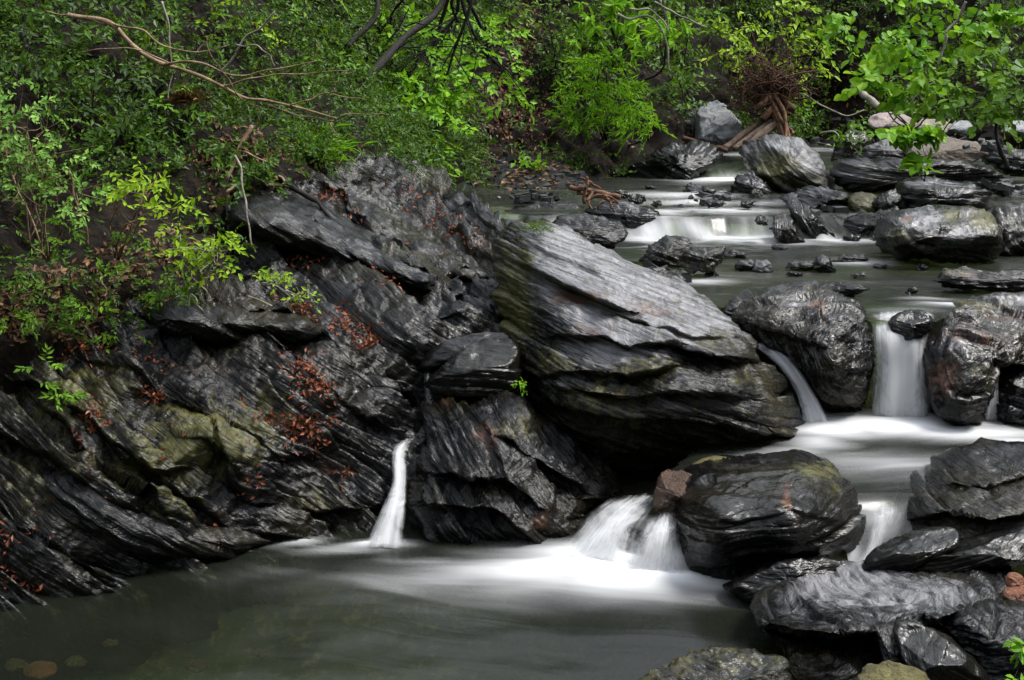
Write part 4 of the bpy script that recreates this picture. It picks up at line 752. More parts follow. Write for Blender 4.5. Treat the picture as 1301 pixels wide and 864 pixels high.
def spray_leaves(rs, cen, ax, L, nl, size, width, tmpl, up, flat=.45, droop=.25, whorl=False):
    """many sprays at once: cen (n,3) start points, ax (n,3) axes, nl leaves along each"""
    n = len(cen); t = (np.arange(nl)[None] + rs.uniform(.2, .8, (n, nl))) / nl
    if whorl: t = .75 + .25 * t
    base = cen[:, None] + ax[:, None] * (t * L[:, None])[..., None]; base[..., 2] -= droop * L[:, None] * t ** 2
    sn = unit(up + flat * rs.normal(size=(n, 3)))                           # the plane of the spray
    sd = unit(np.cross(sn, ax))
    sgn = np.where(np.arange(nl) % 2, 1., -1.)[None, :, None] * np.ones((n, nl, 1))
    if whorl:
        ph = rs.uniform(0, 6.28, (n, nl))[..., None]; d = ax[:, None] * .35 + np.cos(ph) * sd[:, None] + np.sin(ph) * np.cross(ax, sd)[:, None]
    else: d = ax[:, None] * (.55 + .5 * t[..., None]) + sgn * sd[:, None] * (1.05 - .5 * t[..., None])
    d = d + .28 * rs.normal(size=d.shape); d[..., 2] -= droop * 1.1
    nr = unit(sn[:, None] + .38 * rs.normal(size=d.shape))
    return leaf_arrays(base.reshape(-1, 3), d.reshape(-1, 3), nr.reshape(-1, 3), (size * rs.uniform(.6, 1.15, (n, nl))).ravel(), width, tmpl)
def plant(name, label, cat, lobes, mat, root, leaf=.06, width=.55, dens=1., nl=11, sl=None, tmpl=LEAF5, seed=0, group=None, twig=BARK_DARK, tw=.012, droop=.25, whorl=False,
          up=None, outward=.9, part='foliage', stems=True, trunk=None, flat=.45):
    """lobes: (photo x, photo y, radius x, radius y in photo pixels, distance, depth radius m). root: (x, y, distance) of the foot."""
    rs = np.random.default_rng(seed); rootp = P(*root); leaf *= 1.22; dens *= .9
    o = empty(name, rootp, label, cat, group); parts = []; mb = MB(); up = np.array(VIEWER) * .8 + np.array([0, 0, .6]) if up is None else np.array(up, float)
    sl = sl or leaf * 4.2
    nb = 0
    for (px, py, rx, ry, Y, dz) in lobes:
        c = P(px, py, Y); m = Y / F; R = np.array([rx * m, dz, ry * m])
        area = rx * ry * 3.14 * m * m; n = max(6, int(dens * 1.9 * area / (sl * leaf * 2.0)))
        q = unit(rs.normal(size=(n, 3))) * rs.uniform(.25, 1., (n, 1)) ** .5
        q = q * (1 + .22 * noise(q * 2.2, seed + 3))[:, None]
        cen = c + q * R
        ax = unit(outward * q * np.array([1, .8, .5]) + .55 * rs.normal(size=(n, 3)) * np.array([1, .6, .5]) + np.array([0, -.25, -.05]))
        L = sl * rs.uniform(.6, 1.25, n)
        cen = cen - ax * L[:, None] * .5
        parts.append(spray_leaves(rs, cen, ax, L, nl, leaf, width, tmpl, up, flat, droop, whorl))
        if stems:
            if trunk is None or nb: mid = (rootp + c) / 2 + rs.normal(size=3) * .12 * np.linalg.norm(c - rootp)
            st = trunk[-1] if trunk is not None else rootp
            stp = P(*st) if trunk is not None else rootp
            mid = (stp + c) / 2 + rs.normal(size=3) * .10 * np.linalg.norm(c - stp)
            path = mb.tube([stp, mid, c], tw * 1.3, tw * .5, 5, wig=.05, seed=nb + seed)
            for k in range(min(n, 26)):
                s0 = path[rs.integers(len(path) // 2, len(path))]; e = cen[k] + ax[k] * L[k] * .8
                mb.tube([s0, (s0 + e) / 2 + rs.normal(size=3) * .06, e], tw * .45, tw * .16, 4, n=5)
            nb += 1
    loc = -np.array(o.location)
    def child(ob): ob.parent = o; ob.data.transform(__import__('mathutils').Matrix.Translation([float(v) for v in loc])); return ob
    child(leaves_object(part, parts, mat))
    if stems and mb.V: child(mb.build('branches' if trunk is not None else 'stem', twig))
    if trunk is not None:
        tb = MB(); tb.tube([P(*q) for q in trunk], tw * 2.3, tw * 1.5, 9, n=24, wig=.04, seed=seed); child(tb.build('trunk', twig))
    return o

# --- bushes on the left bank, near to far
plant('shrub', 'pale green small-leaved shrub at the left edge above the bedrock', 'shrub', [(30, 165, 62, 45, 9.6, .35), (70, 200, 60, 36, 9.5, .35), (25, 230, 50, 40, 9.4, .3), (95, 245, 40, 28, 9.5, .3), (20, 130, 40, 26, 9.8, .3)], LEAF_BLUE, (60, 330, 9.9), leaf=.05, width=.55, nl=13, dens=.9, seed=1, twig=BARK_TAN, tw=.008)
plant('shrub', 'bright yellow green shrub leaning over the bank below the pale small-leaved one', 'shrub', [(190, 245, 55, 26, 9.9, .3), (165, 235, 30, 22, 9.9, .25), (215, 262, 36, 22, 9.8, .25), (200, 222, 30, 16, 10., .2)], LEAF_YELLOW, (150, 330, 10.3), leaf=.065, width=.5, nl=10, dens=.8, seed=2, twig=BARK_TAN, tw=.008)
plant('shrub', 'bright shrub on crooked pale stems hanging over the dark rock ledge', 'shrub', [(250, 310, 46, 26, 9.9, .25), (268, 335, 32, 26, 9.9, .2), (228, 300, 26, 22, 10., .2), (282, 312, 20, 18, 9.9, .2)], LEAF_YELLOW, (262, 375, 10.4), leaf=.065, width=.55, nl=9, dens=.72, seed=3, twig=BARK_PALE, tw=.011)
plant('creeper', 'dark green creeper draping down the rock under the crooked bright shrub', 'plant', [(215, 350, 22, 50, 10.2, .15), (240, 380, 16, 30, 10.2, .12)], LEAF_MID, (225, 310, 10.5), leaf=.05, nl=11, seed=4, dens=.8, tw=.006)
plant('seedling', 'small bright sprigs trailing across leaf litter on the bedrock', 'plant', [(360, 352, 20, 10, 11.3, .12), (385, 378, 14, 13, 11.1, .1), (335, 345, 14, 8, 11.4, .1), (312, 372, 20, 8, 11.2, .1)], LEAF_YELLOW, (300, 365, 11.5), leaf=.055, nl=7, dens=.55, seed=5, twig=BARK_PALE, tw=.008)
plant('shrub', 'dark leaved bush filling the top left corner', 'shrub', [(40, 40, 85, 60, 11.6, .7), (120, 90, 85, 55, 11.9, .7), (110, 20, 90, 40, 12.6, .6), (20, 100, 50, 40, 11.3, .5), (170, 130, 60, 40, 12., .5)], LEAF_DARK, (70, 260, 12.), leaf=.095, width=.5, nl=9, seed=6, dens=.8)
plant('shrub', 'dull green bush behind the fallen bare branches', 'shrub', [(215, 60, 60, 50, 13.4, .5), (260, 120, 50, 40, 13.2, .5), (200, 150, 60, 35, 12.4, .4), (250, 40, 60, 40, 14, .5)], LEAF_MID, (240, 240, 13.2), leaf=.085, width=.5, nl=9, seed=7, dens=.6)
plant('shrub', 'yellowish green bush in the upper left behind the bare branches', 'shrub', [(275, 25, 60, 36, 15., .5), (320, 60, 55, 40, 15.4, .5), (300, 110, 46, 26, 14.6, .4)], LEAF_YELLOW, (300, 210, 15.), leaf=.09, nl=9, seed=8, dens=.5)
plant('shrub', 'mid green bush left of the leaning dark trunk', 'shrub', [(380, 40, 60, 44, 16.5, .6), (350, 90, 50, 36, 15.8, .5), (410, 90, 46, 40, 17, .5), (400, 10, 60, 30, 17.5, .5), (340, 150, 50, 22, 14.6, .4)], LEAF_MID, (380, 190, 16.), leaf=.11, width=.5, nl=9, seed=9, dens=.8)
plant('shrub', 'small leafy shrub above the root tangle left of the grass tuft', 'shrub', [(330, 175, 40, 20, 14., .3), (290, 165, 30, 20, 13.6, .3), (350, 195, 24, 14, 14., .2)], LEAF_MID, (335, 215, 14.2), leaf=.075, nl=9, seed=10, dens=.8)
plant('sapling', 'thin sapling with a few bright sprays beside the top of the bedrock', 'sapling', [(465, 178, 22, 10, 17, .2), (450, 195, 16, 7, 16.8, .15), (472, 166, 14, 7, 17.2, .15), (545, 215, 22, 8, 18., .15), (535, 228, 14, 6, 17.6, .12)], LEAF_BRIGHT, (500, 212, 17.6), leaf=.11, nl=7, seed=11, dens=.7, tw=.01)
# --- trees
plant('tree', 'tree with a leaning dark trunk and bright layered sprays over the far bank', 'tree',
      [(545, 70, 70, 46, 21, .9), (620, 75, 60, 50, 21.5, .8), (510, 110, 50, 40, 20.5, .7), (650, 95, 32, 34, 21.5, .5), (585, 40, 60, 34, 22, .7), (490, 50, 50, 50, 21.5, .7), (560, 115, 50, 30, 20.5, .6)], LEAF_BRIGHT, (430, 140, 18.), leaf=.15, width=.6, nl=11, seed=20, dens=1.3, part='crown', twig=BARK_DARK, tw=.035, trunk=[(425, 150, 18.), (455, 110, 18.6), (485, 80, 19.2), (520, 45, 20), (555, 15, 20.6), (580, -30, 21.)])
plant('shrub', 'bright green bush hanging over the dark hollow below the leaning tree', 'shrub', [(520, 150, 46, 36, 19.5, .6), (555, 160, 40, 40, 19.7, .6), (500, 120, 36, 26, 19.6, .5), (570, 135, 36, 24, 19.9, .5), (555, 195, 22, 14, 19.4, .3)], LEAF_BRIGHT, (520, 210, 20.5), leaf=.135, width=.58, nl=11, seed=21, dens=1.4, tw=.02)
plant('shrub', 'ferny bush at the top edge right of the leaning tree', 'shrub', [(610, 15, 50, 22, 27, .6), (560, 10, 40, 20, 26, .6), (640, 30, 30, 16, 27, .4)], LEAF_MID, (600, 60, 28), leaf=.13, width=.35, nl=15, seed=22, dens=.8)
plant('bamboo_bush', 'feathery narrow-leaved bush overhanging the far pool', 'bush', [(760, 100, 50, 32, 24.6, .8), (740, 125, 36, 26, 24.4, .7), (795, 125, 44, 26, 24.2, .7), (780, 150, 46, 22, 24., .7), (815, 160, 30, 16, 23.8, .5), (725, 140, 24, 18, 24.2, .5), (765, 78, 36, 18, 25, .6)], LEAF_BRIGHT, (770, 185, 26.), leaf=.165, width=.19, nl=13, sl=.48, seed=23, dens=2.6, droop=.4, tw=.02, flat=.6)
plant('shrub', 'large-leaved bush with leaf rosettes at the top above the feathery bush', 'shrub', [(770, 15, 36, 22, 24, .6), (810, 40, 50, 20, 23.8, .6), (850, 38, 30, 16, 23.6, .5), (785, 55, 30, 12, 24, .4), (755, 42, 20, 14, 24, .4)], LEAF_BRIGHT, (800, 110, 26), leaf=.22, width=.34, nl=9, sl=.3, seed=24, dens=1.5, whorl=True, tmpl=LEAF9, tw=.025)
plant('shrub', 'dim green shrub on the dark slope between the two brighter bushes', 'shrub', [(700, 40, 34, 40, 27.5, .6), (715, 80, 24, 24, 27, .5), (690, 10, 40, 22, 29, .6)], LEAF_MID, (705, 120, 28.), leaf=.14, nl=9, seed=25, dens=.55, tw=.02)
plant('shrub', 'leafy shrub right of the large-leaved bush above the dark hollow', 'shrub', [(870, 75, 22, 26, 26, .4), (862, 105, 16, 18, 26, .3), (885, 20, 26, 20, 26, .4)], LEAF_MID, (875, 130, 27), leaf=.15, nl=9, seed=26, dens=.7, tw=.015)
plant('shrub', 'bright green bush above the uprooted stump', 'shrub', [(950, 30, 56, 34, 28, .8), (1000, 60, 56, 34, 27.6, .7), (940, 70, 30, 26, 27.4, .5), (1020, 90, 40, 22, 27.4, .5), (990, 15, 60, 26, 28.5, .7), (1045, 45, 36, 36, 28, .6)], LEAF_YELLOW, (1000, 130, 29.), leaf=.17, width=.55, nl=10, seed=27, dens=.95, tw=.025)
plant('shrub', 'small green sprig hanging beside the splintered stump', 'shrub', [(1017, 140, 10, 15, 26.3, .2), (1010, 125, 8, 8, 26.4, .2)], LEAF_BRIGHT, (1015, 110, 26.6), leaf=.14, nl=7, seed=28, dens=.7, tw=.01)
plant('tree', 'round-leaved tree branch hanging in from the top right', 'tree', [(1090, 20, 56, 26, 17, .6), (1150, 40, 52, 28, 16.6, .6), (1190, 15, 50, 26, 16.6, .5), (1110, 55, 40, 18, 17, .4), (1220, 45, 30, 22, 16.2, .4), (1270, 18, 20, 8, 16.2, .2)], LEAF_BRIGHT, (1420, 10, 17.), leaf=.13, width=.85, nl=9, sl=.5, seed=29, dens=.6, tmpl=LEAF9, part='crown', tw=.014, trunk=[(1480, 120, 17.5), (1440, -10, 17.2), (1380, -60, 17), (1260, -40, 16.8)])
plant('tree', 'leafy branch with large leaves reaching over the right bank', 'tree', [(1230, 95, 60, 26, 13, .5), (1280, 80, 50, 28, 12.6, .5), (1200, 120, 40, 22, 13, .4), (1260, 125, 46, 24, 12.6, .4), (1180, 105, 26, 20, 13.2, .3), (1265, 150, 26, 16, 12.6, .25), (1300, 120, 40, 30, 12.4, .4)], LEAF_MID, (1420, 120, 13.), leaf=.115, width=.72, nl=8, sl=.42, seed=30, dens=.5, tmpl=LEAF9, part='crown', tw=.010, trunk=[(1520, 260, 13.4), (1460, 160, 13.2), (1400, 120, 13)])
plant('sapling', 'dark-stemmed sapling with round leaves on the right bank behind the pinkish stone', 'sapling', [(1130, 95, 36, 20, 20, .4), (1150, 75, 30, 18, 20, .4), (1110, 110, 22, 14, 20.4, .3), (1165, 115, 24, 16, 20, .3)], LEAF_BRIGHT, (1160, 165, 21.5), leaf=.20, width=.8, nl=7, sl=.6, seed=31, dens=.6, tmpl=LEAF9, tw=.014)
plant('sapling', 'little leafy sprig standing in front of the banded rock', 'sapling', [(1135, 170, 14, 9, 18.6, .2), (1165, 172, 18, 10, 18.6, .2), (1166, 205, 10, 8, 18.5, .15), (1185, 168, 12, 8, 18.6, .15)], LEAF_BRIGHT, (1175, 230, 19), leaf=.17, width=.75, nl=6, sl=.35, seed=32, dens=.55, tmpl=LEAF9, tw=.007)
plant('shrub', 'mossy green tuft on the dark rock left of the pinkish stone', 'shrub', [(1090, 165, 16, 10, 22.8, .2), (1078, 172, 10, 8, 22.8, .2)], LEAF_MID, (1085, 185, 23), leaf=.12, nl=7, seed=33, dens=.6, stems=False)
plant('shrub', 'bright plant growing from leaf litter on the far gravel bar', 'plant', [(680, 213, 12, 7, 23., .2), (672, 206, 8, 5, 23, .15), (688, 218, 9, 5, 23, .15)], LEAF_BRIGHT, (682, 224, 23.1), leaf=.15, nl=7, seed=34, dens=.8, tw=.01)
plant('shrub', 'dim little plant left of the bright one on the far gravel bar', 'plant', [(622, 202, 10, 5, 24, .15), (650, 208, 9, 4, 24, .15)], LEAF_MID, (630, 210, 24.2), leaf=.13, nl=7, seed=35, dens=.7, tw=.01)
plant('seedling', 'bright green leaf sprig at the right edge of the bottom corner', 'plant', [(1300, 822, 10, 7, 5.6, .05), (1296, 866, 14, 10, 5.4, .05)], LEAF_BRIGHT, (1330, 850, 5.7), leaf=.07, width=.5, nl=4, sl=.08, seed=36, dens=1.2, tmpl=LEAF9, tw=.004)
plant('seedling', 'tiny green plant rooted in a crack on the left face of the huge boulder', 'plant', [(662, 489, 6, 9, 10.35, .05)], LEAF_BRIGHT, (664, 496, 10.5), leaf=.04, nl=5, sl=.1, seed=37, dens=.6, tw=.003)
for i, (x, y, rx, ry, Y, lab) in enumerate([(200, 375, 34, 16, 10.3, 'green herbs at the foot of the crooked bright shrub'), (170, 300, 36, 18, 10.3, 'shaded herbs between the bright shrub and the thin brown stems'), (30, 410, 36, 14, 9.3, 'green herbs at the left edge right above the bedrock'), (60, 370, 40, 20, 9.35, 'low green herb patch among leaf litter below the pale small-leaved shrub'), (110, 395, 36, 16, 9.5, 'low green herbs just above the mossy bedrock edge'), (140, 340, 30, 18, 9.9, 'small herb clump beside the thin brown stems'), (25, 340, 26, 20, 9.2, 'dark herb clump at the left edge below the pale shrub'),
                                           (55, 470, 24, 30, 9.1, 'green moss plants hanging over the lip of the bedrock at left'), (150, 425, 40, 9, 9.9, 'row of little green plants along the top of the mossy bedrock'), (80, 290, 40, 18, 9.7, 'dim ferny herbs under the pale small-leaved shrub'), (80, 505, 16, 10, 9.0, 'tiny green plants on the mossy bedrock face at left')]):
    plant('herb', lab, 'plant', [(x, y, rx, ry, Y - .15, .2)], LEAF_MID if i not in (3, 6) else LEAF_DIM, (x, y + ry, Y + .1), leaf=.06, width=.4, nl=8, sl=.16, seed=50 + i, dens=1., tw=.004, group=None)

# grass tuft
def tuft(label, px, py, Y, r, n, h, mat, seed):
    rs = np.random.default_rng(seed); c = P(px, py, Y); pos = c + rs.normal(size=(n, 3)) * np.array([r, r * .6, r * .3])
    d = np.stack([rs.normal(size=n) * .6, rs.normal(size=n) * .4 - .5, rs.uniform(-.4, .8, n)], -1)
    v, f = leaf_arrays(pos, d, unit(np.array([0, -1, .8]) + .4 * rs.normal(size=(n, 3))), h * rs.uniform(.5, 1.2, n), .06, LEAF5)
    return tag(leaves_object('grass_tuft', [(v, f)], mat), label, 'grass')
tuft('soft bright grass tuft on top of the bedrock beneath the leaning tree', 385, 190, 14.6, .26, 900, .26, LEAF_BRIGHT, 1)
tuft('reddish brown dead fern tuft behind the bare branches', 238, 125, 12.9, .10, 260, .17, LITTER_TAN, 2)
tuft('small wisp of green on the upper left corner of the huge boulder', 682, 290, 12.1, .07, 120, .10, LEAF_MID, 3)

# ---------------------------------------------------------------- ground cover nobody could count
def undergrowth():
    rs = np.random.default_rng(77); G = HG[4:-4]; R, C = G.shape[:2]
    d = noise(G * .55, 5) + .6 * noise(G * 1.7, 6)
    px, py = HPX[4:-4], HPY[4:-4]
    bare = np.exp(-(((px - 650) / 70) ** 2 + ((py - 170) / 60) ** 2)) + np.exp(-(((px - 660) / 30) ** 2 + ((py - 70) / 70) ** 2)) * .8 + np.exp(-(((px - 820) / 110) ** 2 + ((py - 190) / 32) ** 2)) + .8 * np.exp(-(((px - 150) / 130) ** 2 + ((py - 300) / 60) ** 2)) + np.exp(-(((px - 1080) / 60) ** 2 + ((py - 130) / 40) ** 2)) + .8 * np.exp(-(((px - 900) / 40) ** 2 + ((py - 110) / 60) ** 2))
    w = np.clip(.50 + .6 * d - 1.0 * bare, .02, 1); a = np.linalg.norm(np.cross(np.gradient(G, axis=0), np.gradient(G, axis=1)), axis=-1)
    vis = ((px > -120) & (px < 1420) & (py > -160)).astype(float) + .12
    dist = G[..., 1]; p = (w * vis * a / dist ** 1.5).ravel(); p /= p.sum()
    n = 14000; idx = rs.choice(R * C, n, p=p); pos = G.reshape(-1, 3)[idx]; Y = pos[:, 1]
    N = grid_normals(G).reshape(-1, 3)[idx]
    pos = pos + N * (rs.uniform(.02, .45, n) * np.clip(Y / 18, .4, 1.6))[:, None] + rs.normal(size=(n, 3)) * .06
    ax = unit(N * .6 + rs.normal(size=(n, 3)) * .7 + np.array([0, -.3, .1])); L = .28 * np.clip(Y / 16, .5, 1.7) * rs.uniform(.6, 1.3, n)
    lf = .085 * np.clip(Y / 15, .6, 1.9)
    parts = [[], []]
    for k in range(2):
        m = (np.arange(n) % 5 < 3) if k == 0 else (np.arange(n) % 5 >= 3)
        for lo, hi in ((0, 12), (12, 18), (18, 25), (25, 80)):
            q = m & (Y >= lo) & (Y < hi)
            if q.sum(): parts[k].append(spray_leaves(rs, pos[q], ax[q], L[q], 8, float(lf[q].mean()), .5, LEAF5, VIEWER * .6 + np.array([0, 0, .6]), .6, .3))
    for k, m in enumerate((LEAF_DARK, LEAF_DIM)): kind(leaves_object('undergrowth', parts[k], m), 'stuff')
undergrowth()
def litter(name, G, PX, PY, spots, size, mat, seed, lift=.012, up=.35):
    rs = np.random.default_rng(seed); N = grid_normals(G).reshape(-1, 3); flat = G.reshape(-1, 3); px, py = PX.ravel(), PY.ravel(); parts = []
    for x, y, rx, ry, n, ang in spots:
        a = math.radians(ang); u = (px - x) * math.cos(a) + (py - y) * math.sin(a); v = -(px - x) * math.sin(a) + (py - y) * math.cos(a)
        w = np.exp(-((u / rx) ** 2 + (v / ry) ** 2) * 1.3); w = np.where(w < .06, 0, w) * np.clip(.5 + 1.3 * noise(flat * 4, seed), .05, 1)
        if w.sum() <= 0: continue
        n = int(n * (.8 if name == 'leaf_litter' and size < .06 else 1)); idx = rs.choice(len(px), n, p=w / w.sum()); nn = unit(N[idx] + .55 * rs.normal(size=(n, 3)) + np.array([0, -.3, up]))
        d = np.cross(nn, rs.normal(size=(n, 3))); pos = flat[idx] + N[idx] * (lift + rs.uniform(0, .035, n))[:, None] + rs.normal(size=(n, 3)) * .008
        parts.append(leaf_arrays(pos, d, nn, size * rs.uniform(.55, 1.25, n) * np.sqrt(flat[idx][:, 1] / 10), rs.uniform(.35, .6, n), LEAF5))
    return kind(leaves_object(name, parts, mat), 'stuff')
litter('leaf_litter', BG, BPX, BPY, [(392, 485, 36, 22, 420, 25), (395, 545, 22, 22, 200, 60), (350, 532, 26, 8, 90, 10), (452, 410, 34, 14, 220, 40), (395, 328, 30, 9, 150, 10), (492, 362, 16, 24, 110, 60), (380, 380, 34, 12, 160, 25), (470, 420, 14, 18, 60, 50), (195, 495, 16, 9, 90, 10), (118, 530, 14, 18, 90, 60), (8, 690, 12, 16, 60, 0),
        (95, 440, 90, 16, 320, 5), (540, 260, 40, 12, 120, 25), (600, 300, 26, 14, 60, 30), (420, 260, 40, 8, 110, 20), (560, 290, 30, 8, 60, 20), (330, 620, 20, 20, 14, 0), (440, 600, 10, 8, 12, 0), (280, 650, 14, 8, 10, 0), (130, 600, 60, 40, 24, 0), (20, 740, 40, 14, 60, 0), (60, 655, 20, 20, 12, 0), (520, 330, 60, 40, 50, 0), (300, 560, 100, 80, 40, 0)], .058, LITTER, 5)
litter('leaf_litter', HG, HPX, HPY, [(90, 390, 130, 50, 700, 0), (200, 340, 80, 50, 300, 0), (300, 215, 60, 30, 500, 0), (640, 150, 60, 50, 900, 0), (660, 60, 30, 70, 700, 20), (780, 120, 260, 90, 900, 0), (420, 205, 60, 14, 200, 0), (1150, 120, 160, 50, 500, 0), (30, 420, 60, 20, 300, 0)], .075, LITTER_TAN, 6)

# ---------------------------------------------------------------- far gravel bar with stones and leaves
gG, gF, gA = rock_geo([(548, 236), (562, 212), (600, 200), (650, 198), (700, 208), (742, 222), (752, 234), (735, 246), (690, 249), (620, 254), (570, 250)], 21.6, T=.15, lean=2.6, seed=90, slaty=.3, n=N_FLAT, scale=.3, amp=.6, tops=.2, facets=1)
kind(link('gravel_bar', raw_mesh('gravel_bar', gG.reshape(-1, 3), gF, gA), SLATE), 'structure')
def on_bar(n, rs):
    ns = gG.shape[0]; i = rs.integers(2, int(ns * .78), n); i = (np.sqrt(rs.uniform(.01, 1, n)) * ns * .80).astype(int); return gG[i, rs.integers(0, gG.shape[1], n)]
rs = np.random.default_rng(91); nbr = 420; ps = on_bar(nbr, rs); dd = rs.normal(size=(nbr, 3)) * np.array([1, 1, .15])
parts = [leaf_arrays(ps + np.array([0, -.05, .03]), dd, unit(np.array([0, -.5, 1]) + .5 * rs.normal(size=(nbr, 3))), .15 * rs.uniform(.5, 1.3, nbr), .5)]
kind(leaves_object('fallen_leaves', parts, LITTER_TAN), 'stuff')
def chip(rs, c, s, flat=.35):
    k = 7; th = np.sort(rs.uniform(0, 6.28, k)); r = s * rs.uniform(.6, 1.1, k); tilt = rs.normal(size=2) * .25
    base = np.stack([r * np.cos(th), r * np.sin(th) * .7, 0 * th], -1); h = s * flat * rs.uniform(.6, 1.2)
    V = np.concatenate([base * 1.05 + [0, 0, -h], base * .9 + [0, 0, h * .6], [[0, 0, h * .75]]]); V[:, 2] += V[:, 0] * tilt[0] + V[:, 1] * tilt[1]
    f = [(i, (i + 1) % k, k + (i + 1) % k) for i in range(k)] + [(i, k + (i + 1) % k, k + i) for i in range(k)] + [(k + i, k + (i + 1) % k, 2 * k) for i in range(k)]
    return V + c, np.array(f)
parts = [chip(rs, p, rs.uniform(.06, .22)) for p in on_bar(150, rs)]
kind(leaves_object('slate_rubble', parts, SLATE_GREY), 'stuff')
# loose slate pieces among the upstream rocks
parts = []
for x, y, z, n, sx, sy in [(840, 352, Z3, 24, 22, 8), (1040, 262, Z4 + .05, 16, 30, 8), (1130, 300, Z3, 12, 20, 6), (900, 250, Z5, 14, 30, 5), (1150, 178, 2.6, 26, 80, 6), (1260, 180, 2.7, 18, 40, 10), (1275, 235, 2.05, 16, 20, 8), (680, 250, 1.9, 22, 50, 4), (870, 188, 2.3, 26, 40, 6), (1080, 150, 2.9, 20, 30, 8), (1000, 180, 2.4, 22, 50, 4)]:
    for k in range(n):
        c = Wz(x + rs.normal() * sx * .6, y + rs.normal() * sy * .6, z); parts.append(chip(rs, c, rs.uniform(.05, .2), .45))
kind(leaves_object('stone_rubble', parts, SLATE_GREY), 'stuff')

# ---------------------------------------------------------------- dead wood
def wood(name, label, cat, limbs, mat, seed=0, group=None):
    """limbs: (points (x, y, distance), start radius, end radius)"""
    mb = MB()
    for k, (pts, a, b) in enumerate(limbs): mb.tube([P(*p) for p in pts], a * (1.3 if a < .03 else .9), b * (1.5 if a < .03 else .9), 7, n=max(8, 7 * len(pts)), wig=.035, seed=seed + k)
    return tag(mb.build(name, mat), label, cat, group)
wood('fallen_branch', 'long reddish bare branch fallen across the bushes at upper left', 'branch',
     [([(85, 18, 10.6), (140, 30, 10.6), (170, 60, 10.6), (200, 80, 10.5), (235, 92, 10.5), (275, 110, 10.5), (310, 127, 10.5), (340, 131, 10.5), (380, 140, 10.4), (430, 152, 10.4)], .020, .006),
      ([(140, 30, 10.6), (180, 40, 10.5), (205, 55, 10.5), (250, 65, 10.4), (290, 58, 10.4)], .009, .003), ([(200, 80, 10.5), (260, 82, 10.4), (300, 95, 10.4), (350, 90, 10.3), (400, 78, 10.3)], .010, .003),
      ([(275, 110, 10.5), (330, 100, 10.4), (380, 92, 10.4), (440, 90, 10.3)], .008, .003), ([(60, 15, 10.6), (110, 22, 10.6), (150, 36, 10.6)], .005, .007), ([(340, 131, 10.5), (375, 145, 10.4), (420, 152, 10.4), (440, 145, 10.4), (490, 146, 10.3)], .008, .003),
      ([(370, 136, 10.4), (400, 124, 10.4), (420, 120, 10.4), (465, 128, 10.3)], .007, .003), ([(318, 128, 10.5), (330, 142, 10.5), (325, 160, 10.5), (315, 165, 10.5)], .005, .002), ([(235, 92, 10.5), (190, 66, 10.4), (150, 62, 10.3), (100, 66, 10.3)], .006, .002),
      ([(310, 127, 10.5), (285, 96, 10.4), (268, 70, 10.3), (262, 45, 10.3)], .006, .002), ([(420, 120, 10.4), (432, 100, 10.3), (450, 92, 10.3)], .004, .002), ([(420, 152, 10.4), (424, 165, 10.3), (430, 180, 10.3), (428, 192, 10.3)], .004, .002), ([(250, 65, 10.4), (275, 40, 10.4), (290, 25, 10.4)], .004, .002), ([(380, 92, 10.4), (400, 70, 10.3), (405, 50, 10.3)], .004, .002)], BARK_TAN, 3)
wood('dead_twig', 'thin pale twig hanging straight down beside the dead fern tuft', 'twig', [([(203, 0, 10.8), (212, 30, 10.8), (217, 60, 10.8), (219, 95, 10.8), (213, 128, 10.8)], .008, .004)], BARK_PALE, 5)
wood('dead_twig', 'forked pale twig rising right of the fallen branch', 'twig', [([(282, 95, 10.7), (295, 70, 10.7), (302, 58, 10.7), (335, 30, 10.7), (350, 15, 10.7)], .010, .005), ([(302, 58, 10.7), (330, 60, 10.7), (345, 75, 10.7), (350, 85, 10.7)], .006, .003)], BARK_PALE, 6)
wood('dead_twig', 'long pale twig dangling from the root tangle onto the bedrock', 'twig', [([(298, 198, 11.6), (308, 225, 11.5), (312, 260, 11.4), (318, 300, 11.3), (324, 322, 11.3)], .010, .005)], BARK_PALE, 7)
wood('dead_twig', 'short pale twig hanging below the crooked bright shrub', 'twig', [([(243, 362, 10.1), (238, 385, 10.1), (241, 412, 10.1), (242, 435, 10.1)], .008, .004), ([(243, 375, 10.1), (258, 395, 10.1), (256, 402, 10.1)], .006, .004)], BARK_PALE, 8)
wood('vine_stem', 'curved bare pale stem running along the bedrock beside the trailing sprigs', 'branch', [([(240, 315, 10.4), (252, 338, 10.6), (262, 362, 10.8), (290, 368, 10.9), (320, 380, 10.9), (350, 388, 10.8), (365, 380, 10.8), (385, 368, 10.8)], .010, .004)], BARK_PALE, 9)
wood('dead_twig', 'thin brown stems standing in the leaf litter at left', 'twig', [([(85, 215, 9.6), (95, 250, 9.6), (108, 285, 9.6), (112, 310, 9.6)], .007, .005), ([(128, 345, 9.8), (133, 370, 9.7), (136, 388, 9.7)], .006, .004), ([(120, 402, 9.7), (132, 382, 9.7)], .005, .003)], BARK_TAN, 10)
wood('exposed_root', 'curling pale root on top of the bedrock below the small leafy shrub', 'root', [([(288, 262, 12.3), (290, 245, 12.3), (300, 236, 12.3), (308, 234, 12.3)], .030, .020), ([(270, 268, 12.2), (272, 256, 12.2), (270, 250, 12.2)], .022, .018), ([(330, 228, 12.9), (340, 236, 12.8), (355, 236, 12.8), (361, 230, 12.8), (352, 223, 12.8)], .016, .010), ([(262, 172, 12.9), (290, 190, 12.8), (312, 196, 12.7), (350, 210, 12.8)], .014, .007), ([(318, 160, 12.9), (300, 200, 12.7), (285, 240, 12.5)], .02, .012)], BARK_TAN, 11)
